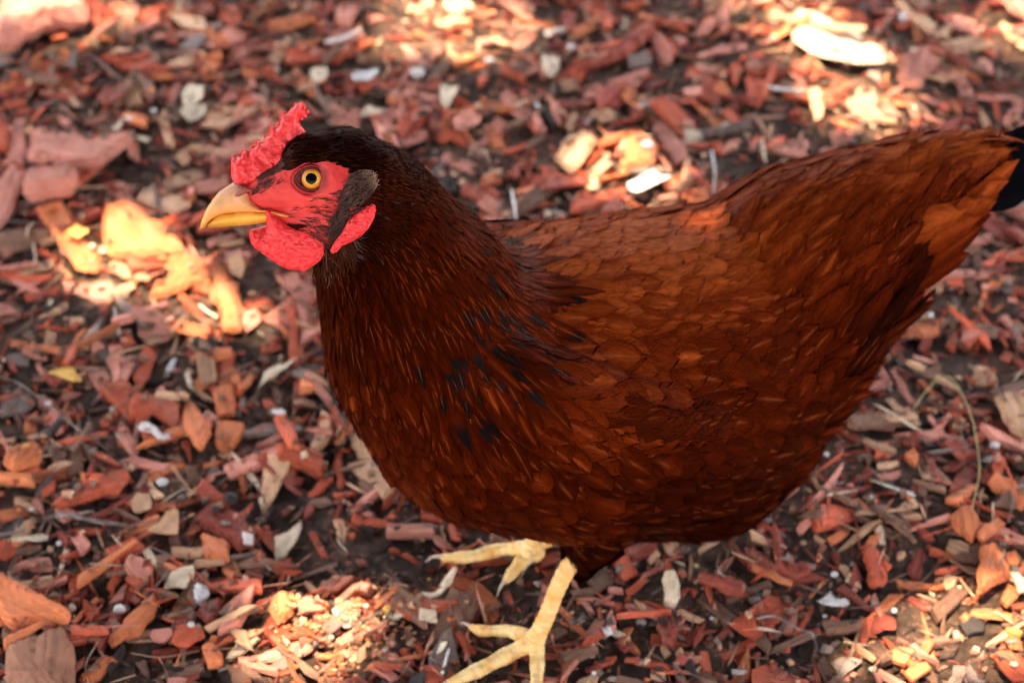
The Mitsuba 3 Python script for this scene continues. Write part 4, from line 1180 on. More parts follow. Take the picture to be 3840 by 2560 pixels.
# ---- the pieces the photograph shows, each a thing of its own, from where they lie
ITEMS = '''
@0 0 2.45
c k20 0,190 200,110 440,10 620,-40 780,0 830,300 540,310 250,460 130,570 -40,610|thick pinkish bark slab lying behind the hen with a sunlit upper edge
b o 1560,70 2090,460 140|long bright orange stick slanting down behind the comb
c r 2010,20 2110,0 2200,120 2220,200 2170,300 2020,200
b k 1420,310 1820,340 80
b o 1290,620 1760,630 80
b o 1860,720 2080,640 60
c m 880,870 960,770 1150,780 1220,880 1100,980 960,990|round maroon chip on the dark debris behind the beak
l g 380,520 460,500 520,600 620,640 700,560 740,600 690,730 600,730 480,660|curled lilac-grey leaf in front of the thick bark slab
b t 540,810 730,1000 70
b o 790,700 760,850 70
t g 22 760,490 900,560 1120,740
l a 1660,890 1760,760 1880,800 1880,960 1790,980 1680,1000|crumpled pale leaf behind the beak, upper of two touching
l a 1640,1090 1760,1010 1900,1040 1920,1110 1760,1180|flat pale grey leaf behind the beak, lower of two touching
b k 1500,930 1650,790 100
b o 1160,1080 1370,1040 80
p w 40 1180,1090
p w 40 1410,1020
l a 1030,1230 1100,1160 1150,1150 1130,1230 1060,1270
l a 1220,1290 1300,1280 1400,1300 1300,1350
c k9 430,1170 870,1330 1200,1330 1260,1400 1150,1480 1000,1620 700,1640 480,1560 260,1500 280,1150|wide salmon plank with a dark knot, lying crosswise behind the beak
c k4 90,1120 250,1100 240,1590 220,1720 110,2010 0,2160 -60,2150 -40,1750 60,1600|upright pinkish plank at the edge of the view, bent in the middle
c r6 -80,1090 80,1090 60,1400 -80,1420
g t 10 400,1640 470,1570 570,1470
b t 1640,1470 1810,1400 110
b k 2050,1350 2380,1330 120
b t 1920,1030 2100,1030 130
b k 2060,900 2190,880 90
b k 2140,1140 2220,980 50
b r 2200,940 2340,930 110
b o 0,780 150,740 60
b r 20,960 230,920 80
l t 1000,480 1100,420 1230,440 1200,500 1080,520
b t 780,400 890,400 70
b k 2110,510 2290,480 90
b k 1590,460 1830,480 60
b r 1080,580 1380,490 80
b r 340,650 540,690 60
b r 1290,110 1560,30 60
b m 880,60 900,280 90
b k 1000,60 1280,80 130
@0 640 2.45
c k14 240,150 330,90 640,110 770,120 690,300 560,320 360,330 240,330|thick square-ended pink block standing out of the mulch before the plank
c k 960,60 1100,20 1210,90 1230,230 1100,240 970,150
c t 1250,260 1330,150 1500,170 1700,270 1760,330 1620,420 1420,370|broad grey-tan chip with a dark spot beside the beak tip
b t 1500,110 1860,60 120
b k 1830,160 2120,130 120
c o6 930,330 1060,250 1180,260 1460,500 1700,740 1680,790 1560,790 1520,760 1530,860 1400,830 1100,820 990,770 950,600|large sunlit orange slab with a split, in front of the beak
c o5 320,420 580,340 680,480 700,640 800,680 940,830 900,960 700,940 580,760|sunlit salmon plank under pale leaf crumbs, leaning against the large slab
l y 600,620 700,480 800,500 830,570 720,650|small crumpled yellowish leaf on the sunlit salmon plank
p a 55 950,740
p a 40 850,700
b t 1010,890 1400,980 90
c o5 1380,1170 1440,1060 1540,1040 1560,860 1720,850 1890,900 1950,990 1940,1140 1870,1100 1760,1080 1500,1200|sunlit orange forked chip in front of the large split slab
c o5 1970,910 2080,900 2110,1060 2190,1050 2220,1480 2050,1500 2030,1340 1930,1230|tall bright orange sunlit chip under the wattles
c k 560,980 780,1020 1020,1000 1060,1070 1000,1210 870,1200 700,1110 590,1090|dusty pink slab with a ragged edge in front of the sunlit chips
b t 130,960 500,900 100
b k 0,910 330,870 60
g a 18 330,840 300,640 250,620 260,520 330,480
b r 240,1150 530,1070 90
b k 1210,1290 1500,1370 120
b k 1290,1470 1540,1490 140
b o 1560,1440 2010,1510 140
b t 590,1380 740,1350 80
g w 13 1050,1260 1070,1380 1100,1510
g a 25 1830,1230 1900,1290 2000,1350
l t 2080,890 2200,830 2260,900 2220,1000 2130,980
b k 1900,690 2150,610 70
b k 2050,730 2290,760 70
b o 680,1560 790,1400 60
b o 60,1555 540,1640 100
p d 50 430,1270
b k 0,750 150,650 80
b r 350,690 510,810 60
b r 1600,560 1730,430 110
b r 1230,1550 1120,1600 90
@820 980 1.705
b r 150,290 350,220 100
b k 160,440 270,340 80
b t 430,60 405,300 60
c k 450,60 590,60 610,420 530,420 470,300|flat pinkish board standing behind the neck under the wattle
b r 470,270 480,660 62|upright red stick reaching down from under the wattle
l a 240,850 290,720 380,690 400,640 410,690 510,660 510,690 400,740 320,770|pale forked leaf shaped like an X before the breast
c r 260,620 320,490 370,470 410,560 330,610
c m 490,740 560,690 650,780 560,860 480,830
b n 360,780 380,900 60
l w 340,940 400,930 440,980 390,1010 330,990
b r 300,870 370,960 60
c r 370,1030 480,1030 450,1110 390,1090
c r6 350,1190 420,1180 660,1210 660,1370 540,1340 370,1300|broad brick-red chip with level grain in front of the breast
b o 430,1160 510,1170 30
c r 250,1220 310,1210 320,1270 270,1290
b r 760,1190 770,1470 60
b r 580,1490 720,1370 70
b t 480,900 610,910 40
p w 25 450,285
p w 25 365,370
c t 850,1140 880,1120 960,1220 990,1280 900,1270
c n 890,1370 960,1320 1023,1350 1023,1460 950,1450
b r 650,1000 760,1080 50
l a 250,1500 290,1510 290,1560 270,1590
b m 420,1430 550,1400 60
b n 560,1540 730,1520 60
b k 560,760 700,900 70
@0 1280 2.45
b r 590,200 700,0 90
c g 0,500 150,380 340,530 280,610 100,680 -60,680|dark grey bark flake lying under a thin mauve twig
b g 60,170 280,170 110
l y 430,390 560,330 680,320 770,400 640,450 560,420|orange-yellow leaf curled on the dark debris
c k 980,150 1250,150 1240,250 1160,420 1060,520 1010,480 1040,380 980,200
c r 1270,200 1330,60 1440,110 1400,270 1300,510 1240,500 1250,300
g t 22 990,150 1150,90 1330,40
b k 1020,90 1170,0 90
b k 850,90 950,90 100
l w 1530,280 1510,260 1600,130 1630,150 1590,260
l a 1690,300 1740,260 1780,380 1780,480 1720,400|slim pale leaf before the orange chips in the shade
c o 1740,160 1900,100 2130,80 2140,150 2000,190 1770,220
b o 1810,430 1980,290 90
b t 1430,490 1640,480 110
c r5 1220,560 1270,530 1640,580 1640,700 1600,800 1500,760 1400,700 1300,770 1200,730|dusty brick-red slab behind the chip smeared with white
c o5 1660,560 1760,540 1960,810 1890,1080 1840,1080 1730,880 1670,790|tall orange diamond-shaped chip
c n 1600,420 1640,360 1750,500 1680,540
c o4 1950,460 2140,400 2160,690 2010,720|neat square orange chip standing upright
c o4 2010,770 2230,750 2220,860 2080,1030 1970,960|orange shield-shaped chip beside the orange diamond
l g 2200,500 2250,490 2260,600 2200,690
b o 2150,270 2210,440 80
b o 2330,260 2210,470 70
b r 1290,920 1570,900 110|red chip carrying a white smear
s w 1260,830 1350,790 1440,830 1500,880 1570,860 1560,910 1460,920 1380,870 1290,860|white and lilac dropping smeared across a red chip
c k 1060,880 1100,690 1260,900 1250,1060 1200,1040
b o 270,860 310,670 100
c k 390,650 480,580 590,680 570,840 500,850
c r 600,640 680,570 740,630 700,700 620,690
t g 12 -20,310 200,400 380,540 700,790 850,880 1030,1040|long thin mauve twig slanting over chips and the dark grey flake
c o8 40,1190 60,1090 310,980 380,1020 390,1130 200,1260 130,1290|chunky vivid orange-red chip under an arched tan leaf
b r 130,1330 360,1220 60
l t 240,960 400,870 450,930 650,1050 520,1010 420,940 310,960 280,1040|arched tan leaf over the chunky orange-red chip
l t 430,1210 500,1150 690,1120 640,1190 500,1240
l n 410,950 480,920 640,1060 500,1150 430,1050
b r 860,1020 1120,1130 60
c r6 450,1500 700,1330 1160,1160 1200,1270 1100,1420 980,1410 800,1480 560,1530|largest rust-red pointed plank in the open mulch before the breast
b o 1340,1260 1670,1090 120
p w 60 1490,1290|fluffy white crumb beside the pointed rust-red plank
l t 1180,1500 1250,1400 1390,1370 1400,1540 1240,1560
b o 1880,1130 2060,1080 60
b r 330,1420 480,1370 80
b o 0,1560 280,1550 130
p w 30 440,570|small white bead on the thin mauve twig
p w 35 1040,625
p w 25 290,1540
p d 70 2120,1440
p g 60 1970,1200
b o 2210,1220 2260,1390 70
b k 310,1440 400,1560 70
b n 640,1000 830,760 70
b n 1250,1330 1340,1160 60
b m 1000,1560 1380,1320 60
b r 900,760 1050,700 90
p t 40 1210,1160
b r 1690,880 1740,1100 45
b n 1560,1000 1650,1040 50
b k 350,200 400,320 60
b m 60,110 130,280 60
b r 830,1200 950,1190 55
@0 1920 2.45
c d 0,170 130,20 200,20 220,80 130,160 40,190
t g 42 450,40 620,30 800,60 1000,100 1160,110|rough lichen-grey branch piece lying level in the mulch
t g 35 -40,210 120,190 240,165
b o 1130,170 1480,70 105
b r 700,170 920,170 90
l t 1340,240 1480,130 1540,60 1650,50 1640,250 1420,240
c m7 1750,60 1830,-20 1960,-100 2040,-90 2280,100 2330,270 2210,400 2100,280 1950,180|big dark red slab under the pale bits near the breast
c o6 1820,240 1870,220 2120,320 2100,490 1900,480 1850,350
b t 1590,380 1900,400 80
c w 2230,170 2320,170 2320,240 2240,250
c o 690,430 740,480 900,740 850,720|thin orange splinter pointing down in front of the grey branch
g g 11 20,590 160,520 300,430 520,300|thin lilac stem with a white tip
p w 30 545,285
l a 60,290 250,240 440,190 450,240 330,290 150,310
b r -10,340 120,340 150
c k5 1150,470 1200,390 1320,430 1410,560 1330,640 1200,590
b r 1010,760 1110,500 90
c k 1000,800 1170,590 1180,640 1120,780
l a 1490,720 1580,610 1790,530 1790,640 1720,740 1600,710|cream curled leaf folded like a cup over the white leaf
l w 1770,740 1800,660 1900,670 1940,750 1830,830 1780,800|bright white leaf piece tucked under the cream curled leaf
b r 1560,390 1820,560 40
b r 1820,560 2060,740 40
t g 18 1370,310 1480,360 1590,410
g a 11 1030,210 1100,290 1170,350
b o 1500,470 1650,550 80
b a 1340,370 1430,470 80
c o9 -60,650 150,760 650,1030 690,1110 640,1180 280,1160 130,1200 -60,950|large salmon slab with a dark twig across it at the near corner
b o 20,1240 420,1120 100
c b16 60,1380 200,1300 400,1260 640,1180 700,1400 700,1640 50,1640|rough weathered brown wood block with upright grain at the near corner
t m 20 530,570 380,800 180,1040 40,1180|dark purple twig lying across the large salmon slab
c o7 990,1250 1100,1110 1330,830 1420,740 1450,830 1430,920 1300,1180 1150,1200 1030,1310|long orange wedge chip pointing up, ridge along its middle
b r 660,1180 980,1090 100
c n 1000,970 1060,930 1110,1040 1040,1130
p w 60 1100,890|round white puff touching the long orange wedge chip
p w 32 1755,1030
p a 50 655,880
c m5 1800,970 1860,860 2070,760 2040,880 1960,1090 1890,1080
c r5 1570,1260 1590,1100 1700,1060 1860,1090 1880,1150 1720,1270|heart-shaped vivid red chip
c k 1380,1130 1420,1090 1580,1100 1610,1170 1500,1210 1420,1180
l t 2080,1080 2180,1080 2270,1110 2330,1260 2200,1240 2110,1250 2170,1190|star-shaped tan oak leaf on the red chips
c t 1570,1370 1620,1330 1820,1290 1850,1400 1600,1420
c n 1450,1470 1530,1420 1860,1400 1880,1450 1650,1500 1450,1510
c o5 1850,1260 1960,1240 2040,1320 2050,1460 1910,1490
c o6 730,1540 960,1350 1110,1410 920,1560 800,1600|bright orange parallelogram chip beside the weathered block
g a 13 900,1190 800,1360 790,1470 830,1640|bent pale straw standing over the bright orange parallelogram chip
g t 8 1200,1290 1480,1330 1830,1270
g t 12 1000,1600 1030,1560 1250,1490
c n 2070,1400 2240,1390 2320,1568 2130,1568
g y 12 310,730 380,790
b t 160,700 480,620 100
t n 10 600,1270 760,1060 900,1000
b m 1200,760 1280,850 70
b m 820,940 1050,880 70
b n 2060,900 2250,700 120
b m 1600,1000 1760,960 60
b t 1500,900 1600,960 80
b r 1180,620 1300,700 80
p g 45 100,620
b k 1540,1570 1760,1545 70
l n 1230,1370 1330,1330 1380,1500 1300,1480
b m 540,160 620,300 60
b n 140,370 380,330 80
l k 640,260 760,210 850,330 740,420
b k 240,430 480,470 130
@900 1920 2.45
l a 310,270 430,200 560,70 570,130 520,300 410,410 320,430|cream pointed leaf with a dark hole, alone before the breast
c r 110,140 190,170 330,180 380,230 310,370 200,270
b r 1020,60 1390,150 105
c t 860,60 930,40 980,150 960,250 890,190
g a 10 890,240 930,300 980,360
c o7 270,860 320,780 430,760 500,890 490,980 350,1090 300,1010|six-sided orange chip at the edge of the sun patch
b o 460,770 870,830 85
c r5 470,1120 520,1000 720,1090 780,1180 780,1250 660,1190
c a5 850,870 1040,830 1100,990 1000,1130 870,1080|blazing pale slab in the middle of the sun patch
c k6 880,830 1060,690 1240,720 1200,780 1090,740 980,810
b o 1240,850 1460,720 50
l a 1610,760 1780,750 1950,560 2010,540 1950,700 1880,780 1740,830|curved whitish leaf between the sun patch and the far foot
c t 1020,1300 1150,1240 1170,1330 1080,1370
c r 370,560 500,550 590,560 500,600 410,590
b m 340,470 480,500 80
b o 730,1340 920,1320 40
b r 800,1450 930,1440 80
b r 1240,1390 1470,1410 70
b r 300,1150 450,1350 45
b r 450,1350 600,1600 45
b n 350,1190 790,1580 80
t w 32 1860,1470 1890,1360 1920,1250|short whitish twig beside the middle toe
c r8 1660,1480 1990,1520 1990,1640 1640,1640|red block pressed against the middle toe
c d 1560,1490 1700,1420 1720,1500 1640,1600 1560,1590|black stone beside the red block and the middle toe
p w 30 1160,860
p w 35 1340,1275
p w 20 530,490
b a 1650,920 1780,910 90
b n 0,1050 200,930 50
b t 80,1130 210,1060 70
b r 2000,1160 2120,1290 80
b t 1720,1230 1810,1140 35
b n 1970,840 2040,1040 70
b t 2220,830 2260,1020 50
b r 1500,1230 1590,1390 80
c k 0,1330 250,1260 640,1210 680,1290 600,1330 400,1330 200,1360
b k 0,1370 320,1460 90
p r 30 1400,40
p r 28 1820,260
p y 22 1740,620
b r 1620,1200 1690,1330 60
b k 540,900 740,880 110
p a 38 830,1150
p y 50 1360,890
b t 1180,920 1300,1060 50
b a 1310,970 1490,950 30
b r 1950,620 2180,530 55
g n 8 1180,640 1330,700 1460,690
b t 590,620 710,740 50
b m 1380,1000 1250,1180 60
@1860 1920 2.45
c r5 1090,450 1240,400 1310,560 1170,630|square salmon-red chip just under the belly
c r 1190,700 1340,600 1390,620 1300,720 1220,760
c a8 1520,610 1600,600 1650,700 1660,820 1590,870 1540,820 1550,720|cream peanut-shaped husk crossed by a grey stem
g g 10 1430,750 1520,700 1640,630
c m9 1840,640 1870,580 2290,660 2260,760 2100,740|dark red squared block behind the cream husk
b n 1870,780 2200,1010 120
c m6 1470,1080 1520,980 1640,1000 1680,1130 1630,1250 1530,1210|oval dark red chip before the cream husk
b t 1680,930 1900,970 60
p w 40 1985,985
p w 32 2320,400
p w 28 900,1475
p e 28 1840,490|tiny teal-green bead in the shade behind the husk
b r 820,1230 1050,1010 60
l w 960,1160 1050,1120 1080,1180 1020,1210
g a 10 880,1220 930,1200 990,1240
b r 890,1400 1090,1340 70
b r 1180,1340 1700,1390 48
b r 600,1540 680,1310 80
b r 1900,1230 1970,1580 95
b k 1690,1290 1810,1280 80
c r 2280,1050 2290,900 2380,870 2390,1060
b r 2080,1310 2380,1180 90
b w 2170,1430 2300,1470 40
l g 640,1040 810,970 840,1060 760,1080
b d 1250,940 1370,1090 90
b r 1530,370 1600,510 50
b t 1400,440 1490,380 60
b m 430,440 580,420 110
b r 110,730 170,860 60
b n 1650,1400 1740,1580 90
b k 1030,690 1150,690 45
b m 760,1120 860,1280 80
b t 1430,1480 1560,1490 60
b m 1120,1160 1230,1290 80
b d 1780,1380 1850,1540 90
b n 700,730 920,710 60
b m 1980,1180 2150,1060 60
p o 30 770,830
b r 530,1330 600,1290 60
b g 1560,370 1780,330 60
b t 1860,340 2060,250 60
b m 2150,300 2330,500 60
@2820 1880 2.306
c r7 970,410 1060,410 1110,470 1170,720 1080,760 1010,740|upright brick-red block with a square foot, alone in the shade
c m 1340,600 1420,380 1490,350 1510,430 1460,640 1380,660
b o 670,350 840,260 70
p w 38 743,190|tall white pebble in the shade under the tail
p w 35 715,630
p w 25 630,990
p w 30 1230,940
p w 22 250,950
l w 560,850 680,790 730,860 820,880 840,950 700,930 640,910|ragged whitish leaf in the shade before the upright block
b r 290,1300 510,880 78|slim red chip with a pale upper end beside a root
t g 16 40,1010 200,990 400,1100 500,1130 530,1160 570,1290|thin grey forked root arching over the mulch
b r 530,1360 580,1560 55
c r5 0,1480 100,1420 500,1550 480,1640 0,1640
b m 0,440 170,590 90
b o 0,590 340,720 55
c m 240,560 420,520 560,540 480,620 300,640
c n5 600,1040 950,1060 940,1130 640,1160
c m 960,1000 1060,930 1250,960 1250,1060 1000,1100
b o 1360,1440 1560,1210 110|golden sunlit stick chip at the near edge
c o 1150,1310 1300,1230 1420,1290 1320,1420
b o 1320,1560 1530,1440 120
c o7 1960,460 2090,430 2200,620 2230,700 1930,860 1910,830|big glowing orange slab in the sun patch before the tail
b o 1950,330 2120,180 105
c o5 1690,160 1820,60 1900,60 1990,200 1900,340 1730,260
c t 1640,680 1700,600 1790,660 1760,750 1680,750
c d 1780,1060 1900,1000 2020,1050 2000,1130 1850,1150|dark rock at the shaded rim of the sun patch
b t 880,90 1450,50 60
c g 680,1360 850,1310 950,1370 760,1540
c r6 2050,1360 2220,1330 2380,1450 2380,1600 2230,1600
c g 1690,1540 1740,1420 1850,1440 1800,1600
g n 9 1340,800 1480,680 1620,540
b a 2250,640 2340,820 100
b o 1900,950 2300,1040 120
b t 1700,380 1880,440 110
p t 60 2150,350
b o 2230,420 2290,560 100
b r 1520,430 1650,460 60
b o 1240,700 1640,700 60
b m 1350,830 1540,900 60
b k 380,280 470,230 60
b t 530,300 620,340 50
p t 40 440,360
b a 1080,170 1130,300 60
b o 2220,1170 2330,1290 110
b y 2190,1110 2330,1130 50
b m 700,430 760,560 60
l g 240,480 300,440 360,480 300,520
b n 1180,180 1400,400 60
b g 1840,1430 1990,1560 80
b g 600,1270 700,1290 70
g g 8 1900,1400 1950,1360 1990,1290
@2940 1200 2.24
c o5 1050,110 1110,20 1250,20 1350,60 1250,170 1150,190|sun-touched salmon chip peeping out from behind the rump
p w 35 1230,-40|glinting white pebble behind the rump
b k 910,400 1110,690 80
c t 840,650 920,640 1010,740 1110,770 1140,930 1110,960 960,830 880,700|forked tan chip under the curved grass stem
c r 1420,640 1470,600 1510,700 1500,870 1420,950 1370,880
c r 1540,970 1660,880 1710,960 1640,1000
b o 1760,1330 2020,1540 130
c t 1620,370 1720,380 1800,480 1790,560 1560,520
c r 1810,310 1860,240 1940,280 1900,350
b k 800,1330 980,1280 60
b t 800,1220 970,1190 70
p w 28 355,1130
p w 30 685,1140
p w 28 735,1490
c t6 1880,650 2040,700 2040,1060 1900,1000 1740,700
l n 1140,450 1300,440 1340,500 1220,540
g a 25 360,1470 480,1450 610,1430
g e 13 1080,760 1180,680 1290,640 1370,690 1450,820 1550,1040 1610,1300 1620,1430 1570,1600|long bent green-tan grass stem arching down beside the tail
b k 1230,760 1330,930 40
b n 640,860 740,800 100
b m 1000,960 1200,1060 110
b m 1380,1000 1500,1200 110
b r 450,940 530,930 50
p w 45 1770,1050
b n 1560,60 1800,120 130
b k 1500,160 1600,160 90
b g 1900,60 2000,240 60
b m 1230,110 1150,230 80
b n 1180,1360 1150,1480 90
b k 890,520 640,640 70
l g 1640,1180 1720,1150 1800,1200 1720,1250
b m 1850,1150 1990,1200 80
@900 0 2.45
t w 42 780,390 950,350 1110,270|short whitish bark twig behind the crown
c k6 870,60 1070,0 1090,80 1060,220 1000,290 920,280
b k 840,470 1190,360 125
c k 1470,390 1540,370 1720,500 1800,560 1760,600 1650,590 1560,520
c t 1890,420 1960,360 2080,370 2060,480 1980,550 1900,520
b k 1750,560 1880,400 80
p w 72 1630,670|oval white pebble behind the neck
p w 45 2290,560
l a 640,680 720,620 800,620 820,720 740,770 660,760|round cream leaf behind the crown
l w 1010,740 1080,680 1260,670 1280,720 1210,830 1070,820|white torn leaf behind the crown
t g 24 690,780 720,860 760,910 830,920
b r 1270,840 1480,720 130
b o 1350,920 1650,910 80
l a 1100,1060 1180,1010 1370,1010 1300,1070 1130,1100
b k 1520,1030 1780,1010 100
l a 1830,800 1900,790 2030,830 2000,880 1890,1010 1840,960|pale bent leaf behind the nape
b o 490,680 680,870 140
b r 0,590 420,770 80
b o 250,230 670,230 85
b k 830,1070 1120,1120 150
b k 1860,1380 2140,1550 120
b r 1700,760 1860,700 90
b k 1130,130 1270,180 110
l k 1940,1160 2000,1100 2100,1050 2230,1080 2190,1160 2000,1240
b o 260,930 400,1010 100
b o 480,420 750,310 50
c k 50,1100 170,1020 280,1050 300,1150 200,1250 80,1220|round pink chip just before the comb
b t 60,1300 250,1350 130
b k 10,860 240,900 90
b k 1500,1340 1720,1240 80
b r 1830,1290 1970,1260 90
b o 2270,1150 2330,1300 100
b t 1560,60 1800,100 110
b a 1900,70 2150,50 110
b t 1800,200 2150,230 130
p a 50 2090,50
b k 650,520 800,540 80
b k 2120,930 2280,1010 80
b k 60,80 250,60 100
b k 60,640 120,820 60
b n 200,720 210,860 80
b o 1600,280 1830,320 60
b m 1320,1480 1500,1540 120
@1840 0 2.45
c m9 790,680 1360,290 1490,260 1510,320 1250,580 1000,650 870,700|long heavy rust-red stick lying aslant behind the back
b r 1590,220 1880,190 75
c k 200,600 260,560 450,640 440,690 230,720
l a 460,520 620,530 640,650 560,720 460,690
b o 760,310 1060,150 110
b k 120,830 490,1180 130|long straight salmon stick behind the neck
b k 590,980 640,1150 110
l t 670,1130 760,1030 810,1060 740,1190
b o 1190,830 1400,1030 140
b r 1530,870 1890,940 95
c t6 600,1460 700,1260 900,1230 990,1370 820,1560 750,1640|big tan hexagonal chip behind the back
c o5 990,1370 1100,1260 1270,1180 1300,1230 1180,1310 1020,1420
c o6 1210,1420 1290,1270 1430,1300 1540,1420 1500,1590 1250,1600|sunlit orange-cream block behind the back
p w 58 1440,1330|glowing white pebble on the sunlit block
b k 1560,1180 1780,1500 170
c k 1880,560 2000,560 2100,640 2040,690 1900,640
p w 48 740,440
b w 480,250 670,250 90
b g 1270,620 1470,540 90
b o 0,1180 80,1340 130
b r 100,1370 320,1330 60
b k 2130,1370 2300,1270 80
b r 1790,1320 2080,1330 50
b t 870,1050 1150,1100 90
b k 860,860 1120,890 80
b t 640,780 800,780 90
b r 1020,420 1160,370 80
b t 820,470 1000,440 80
b k 200,400 430,300 70
b t 0,370 160,400 60
b k 2080,430 2380,400 100
b r 1580,420 1690,490 80
b k 1680,340 1800,400 90
b k 1820,660 2000,760 70
b a 1780,1250 1920,1240 90
b k 1770,1130 1880,1120 70
b a 2130,1160 2230,1200 90
b r 2150,1000 2250,1110 80
b t 1960,20 2120,40 130
b k 1380,110 1480,130 90
b a 1170,210 1330,210 90
b k 1780,830 1950,820 90
b o 2050,810 2200,830 110
p w 28 430,970
b n 300,120 420,130 80
@1800 500 2.6133
l w 1420,540 1690,440 1850,490 1870,560 1690,580 1620,680 1530,640|large crumpled white leaf right behind the back
b r 500,190 780,440 75
b o 380,520 760,440 80
b r 350,330 490,230 90
b r 0,470 200,550 70
t w 30 310,560 335,700 350,840
b o 1790,410 2010,510 100
t w 30 2270,170 2300,400 2280,600|upright pale twig just behind the rump
l t 1090,430 1200,330 1310,370 1290,450 1150,480
c r5 900,620 1050,560 1380,610 1440,700 1200,780 900,800
b k 0,660 260,800 110
b t 60,380 210,400 120
b o 2080,590 2230,610 90
b r 2030,370 2220,480 100
b a 650,770 830,740 70
@2800 0 2.2615
c a6 430,110 560,120 900,290 1150,440 1190,570 950,580 600,520 400,400 380,330|blazing pale slab in the sun patch behind the tail
b t 190,10 1000,330 105|long sunlit stick lying along the blazing pale slab
p w 75 1340,160|round white pebble behind the tail
b k 1650,80 1930,310 150
c k5 1270,460 1500,420 1640,540 1540,670 1430,760 1300,680
t w 32 180,740 330,760 500,770|short lilac-white twig behind the rump
c r 0,640 170,700 180,800 100,900 0,850
b o 1040,770 1420,880 70
c t5 830,900 1000,870 1090,880 1180,1050 1050,1050 900,1000
b o 740,1030 960,1060 80
c t 510,830 600,800 680,880 640,1020 570,1060
c o 1560,740 1640,760 1810,860 1830,970 1750,920
b k 1750,620 1950,960 90
b k 2170,1070 2380,870 90
b k 1960,800 2290,830 80
b o 230,290 530,210 90
b r 0,620 600,650 60
b k 0,540 200,560 100
c k8 2120,0 2400,0 2400,240 2230,150
b r 1090,190 1250,150 70
b t 2150,240 2360,430 70
b o 700,80 870,110 110
b a 940,190 980,270 90
b r 200,1200 330,1120 80
b k 400,1240 520,1210 110
b k 700,1190 900,1170 110
b m 1930,640 1950,700 100
b k 1970,530 2090,600 90
b r 1630,1040 1830,1040 80
b r 1540,360 1680,440 90
b k 150,1230 30,1240 80
b n 300,760 480,850 60
'''
NAME = {'c': 'wood_chip', 'b': 'wood_chip', 'l': 'dead_leaf', 't': 'twig', 'g': 'grass_stem', 'p': 'pebble', 's': 'bird_dropping'}
items, org = [], None
for ln_ in ITEMS.strip().split('\n'):
    if ln_[0] == '@':
        a, b, c_ = ln_[1:].split()
        org = (float(a), float(b), float(c_))
        continue
    txt, _, lab = ln_.partition('|')
    w = txt.split()
    kind, colr = w[0], w[1][0]
    th = float(w[1][1:]) / 1000 if len(w[1]) > 1 else None
    rest_ = w[2:]
    if kind in 'tgp':
        size, rest_ = float(rest_[0]), rest_[1:]
    if kind == 'b':
        size, rest_ = float(rest_[-1]), rest_[:-1]
    pts = np.array([[float(v) for v in q_.split(',')] for q_ in rest_]) / org[2] + [org[0], org[1]]
    if kind in 'tgpb':
        size /= org[2]
    it = dict(kind=kind, col=colr, th=th, pts=pts, lab=lab.strip())
    if kind == 'b':
        (x0, y0), (x1, y1) = pts
        d = np.array([x1 - x0, y1 - y0])
        Lb = np.hypot(*d) + 1e-6
        d /= Lb
        nn_ = np.array([-d[1], d[0]]) * size / 2
        e = lambda f: d * mr.normal(0, 0.16) * size * f
        p0, p1 = pts
        mid_ = (p0 + p1) / 2 + np.array([-d[1], d[0]]) * mr.normal(0, 0.035) * Lb
        k0, k1 = mr.uniform(0.65, 1.0), mr.uniform(0.45, 1.0)
        it['pts'] = np.array([p0 - nn_ * k0 + e(1), mid_ - nn_ * 1.0, p1 - nn_ * k1 + e(1.5), p1 + nn_ * k1 * 0.8 + e(1.5), mid_ + nn_ * 0.95, p0 + nn_ * k0 + e(1)])
        it['kind'] = 'c'
        it['bar'] = True
    if kind in 'tgp':
        it['size'] = size
    it['ctr'] = it['pts'].mean(0)
    it['area'] = Polygon(it['pts']).area if len(it['pts']) > 2 and it['kind'] in 'cls' else 0
    items.append(it)


def world_poly(pts, z):
    return np.array([ground_at(u, v, z) for u, v in pts])


def roughen(P2, amt, step):
    """Break straight sides of an outline into slightly uneven ones."""
    out = []
    for a, b in zip(P2, np.roll(P2, -1, axis=0)):
        n = max(1, int(np.linalg.norm(b - a) / step))
        n = min(n, 6)
        for k in range(n):
            q_ = a + (b - a) * k / n
            out.append(q_ + (mr.normal(0, amt, 2) if k else mr.normal(0, amt * 0.4, 2)))
    return np.array(out)


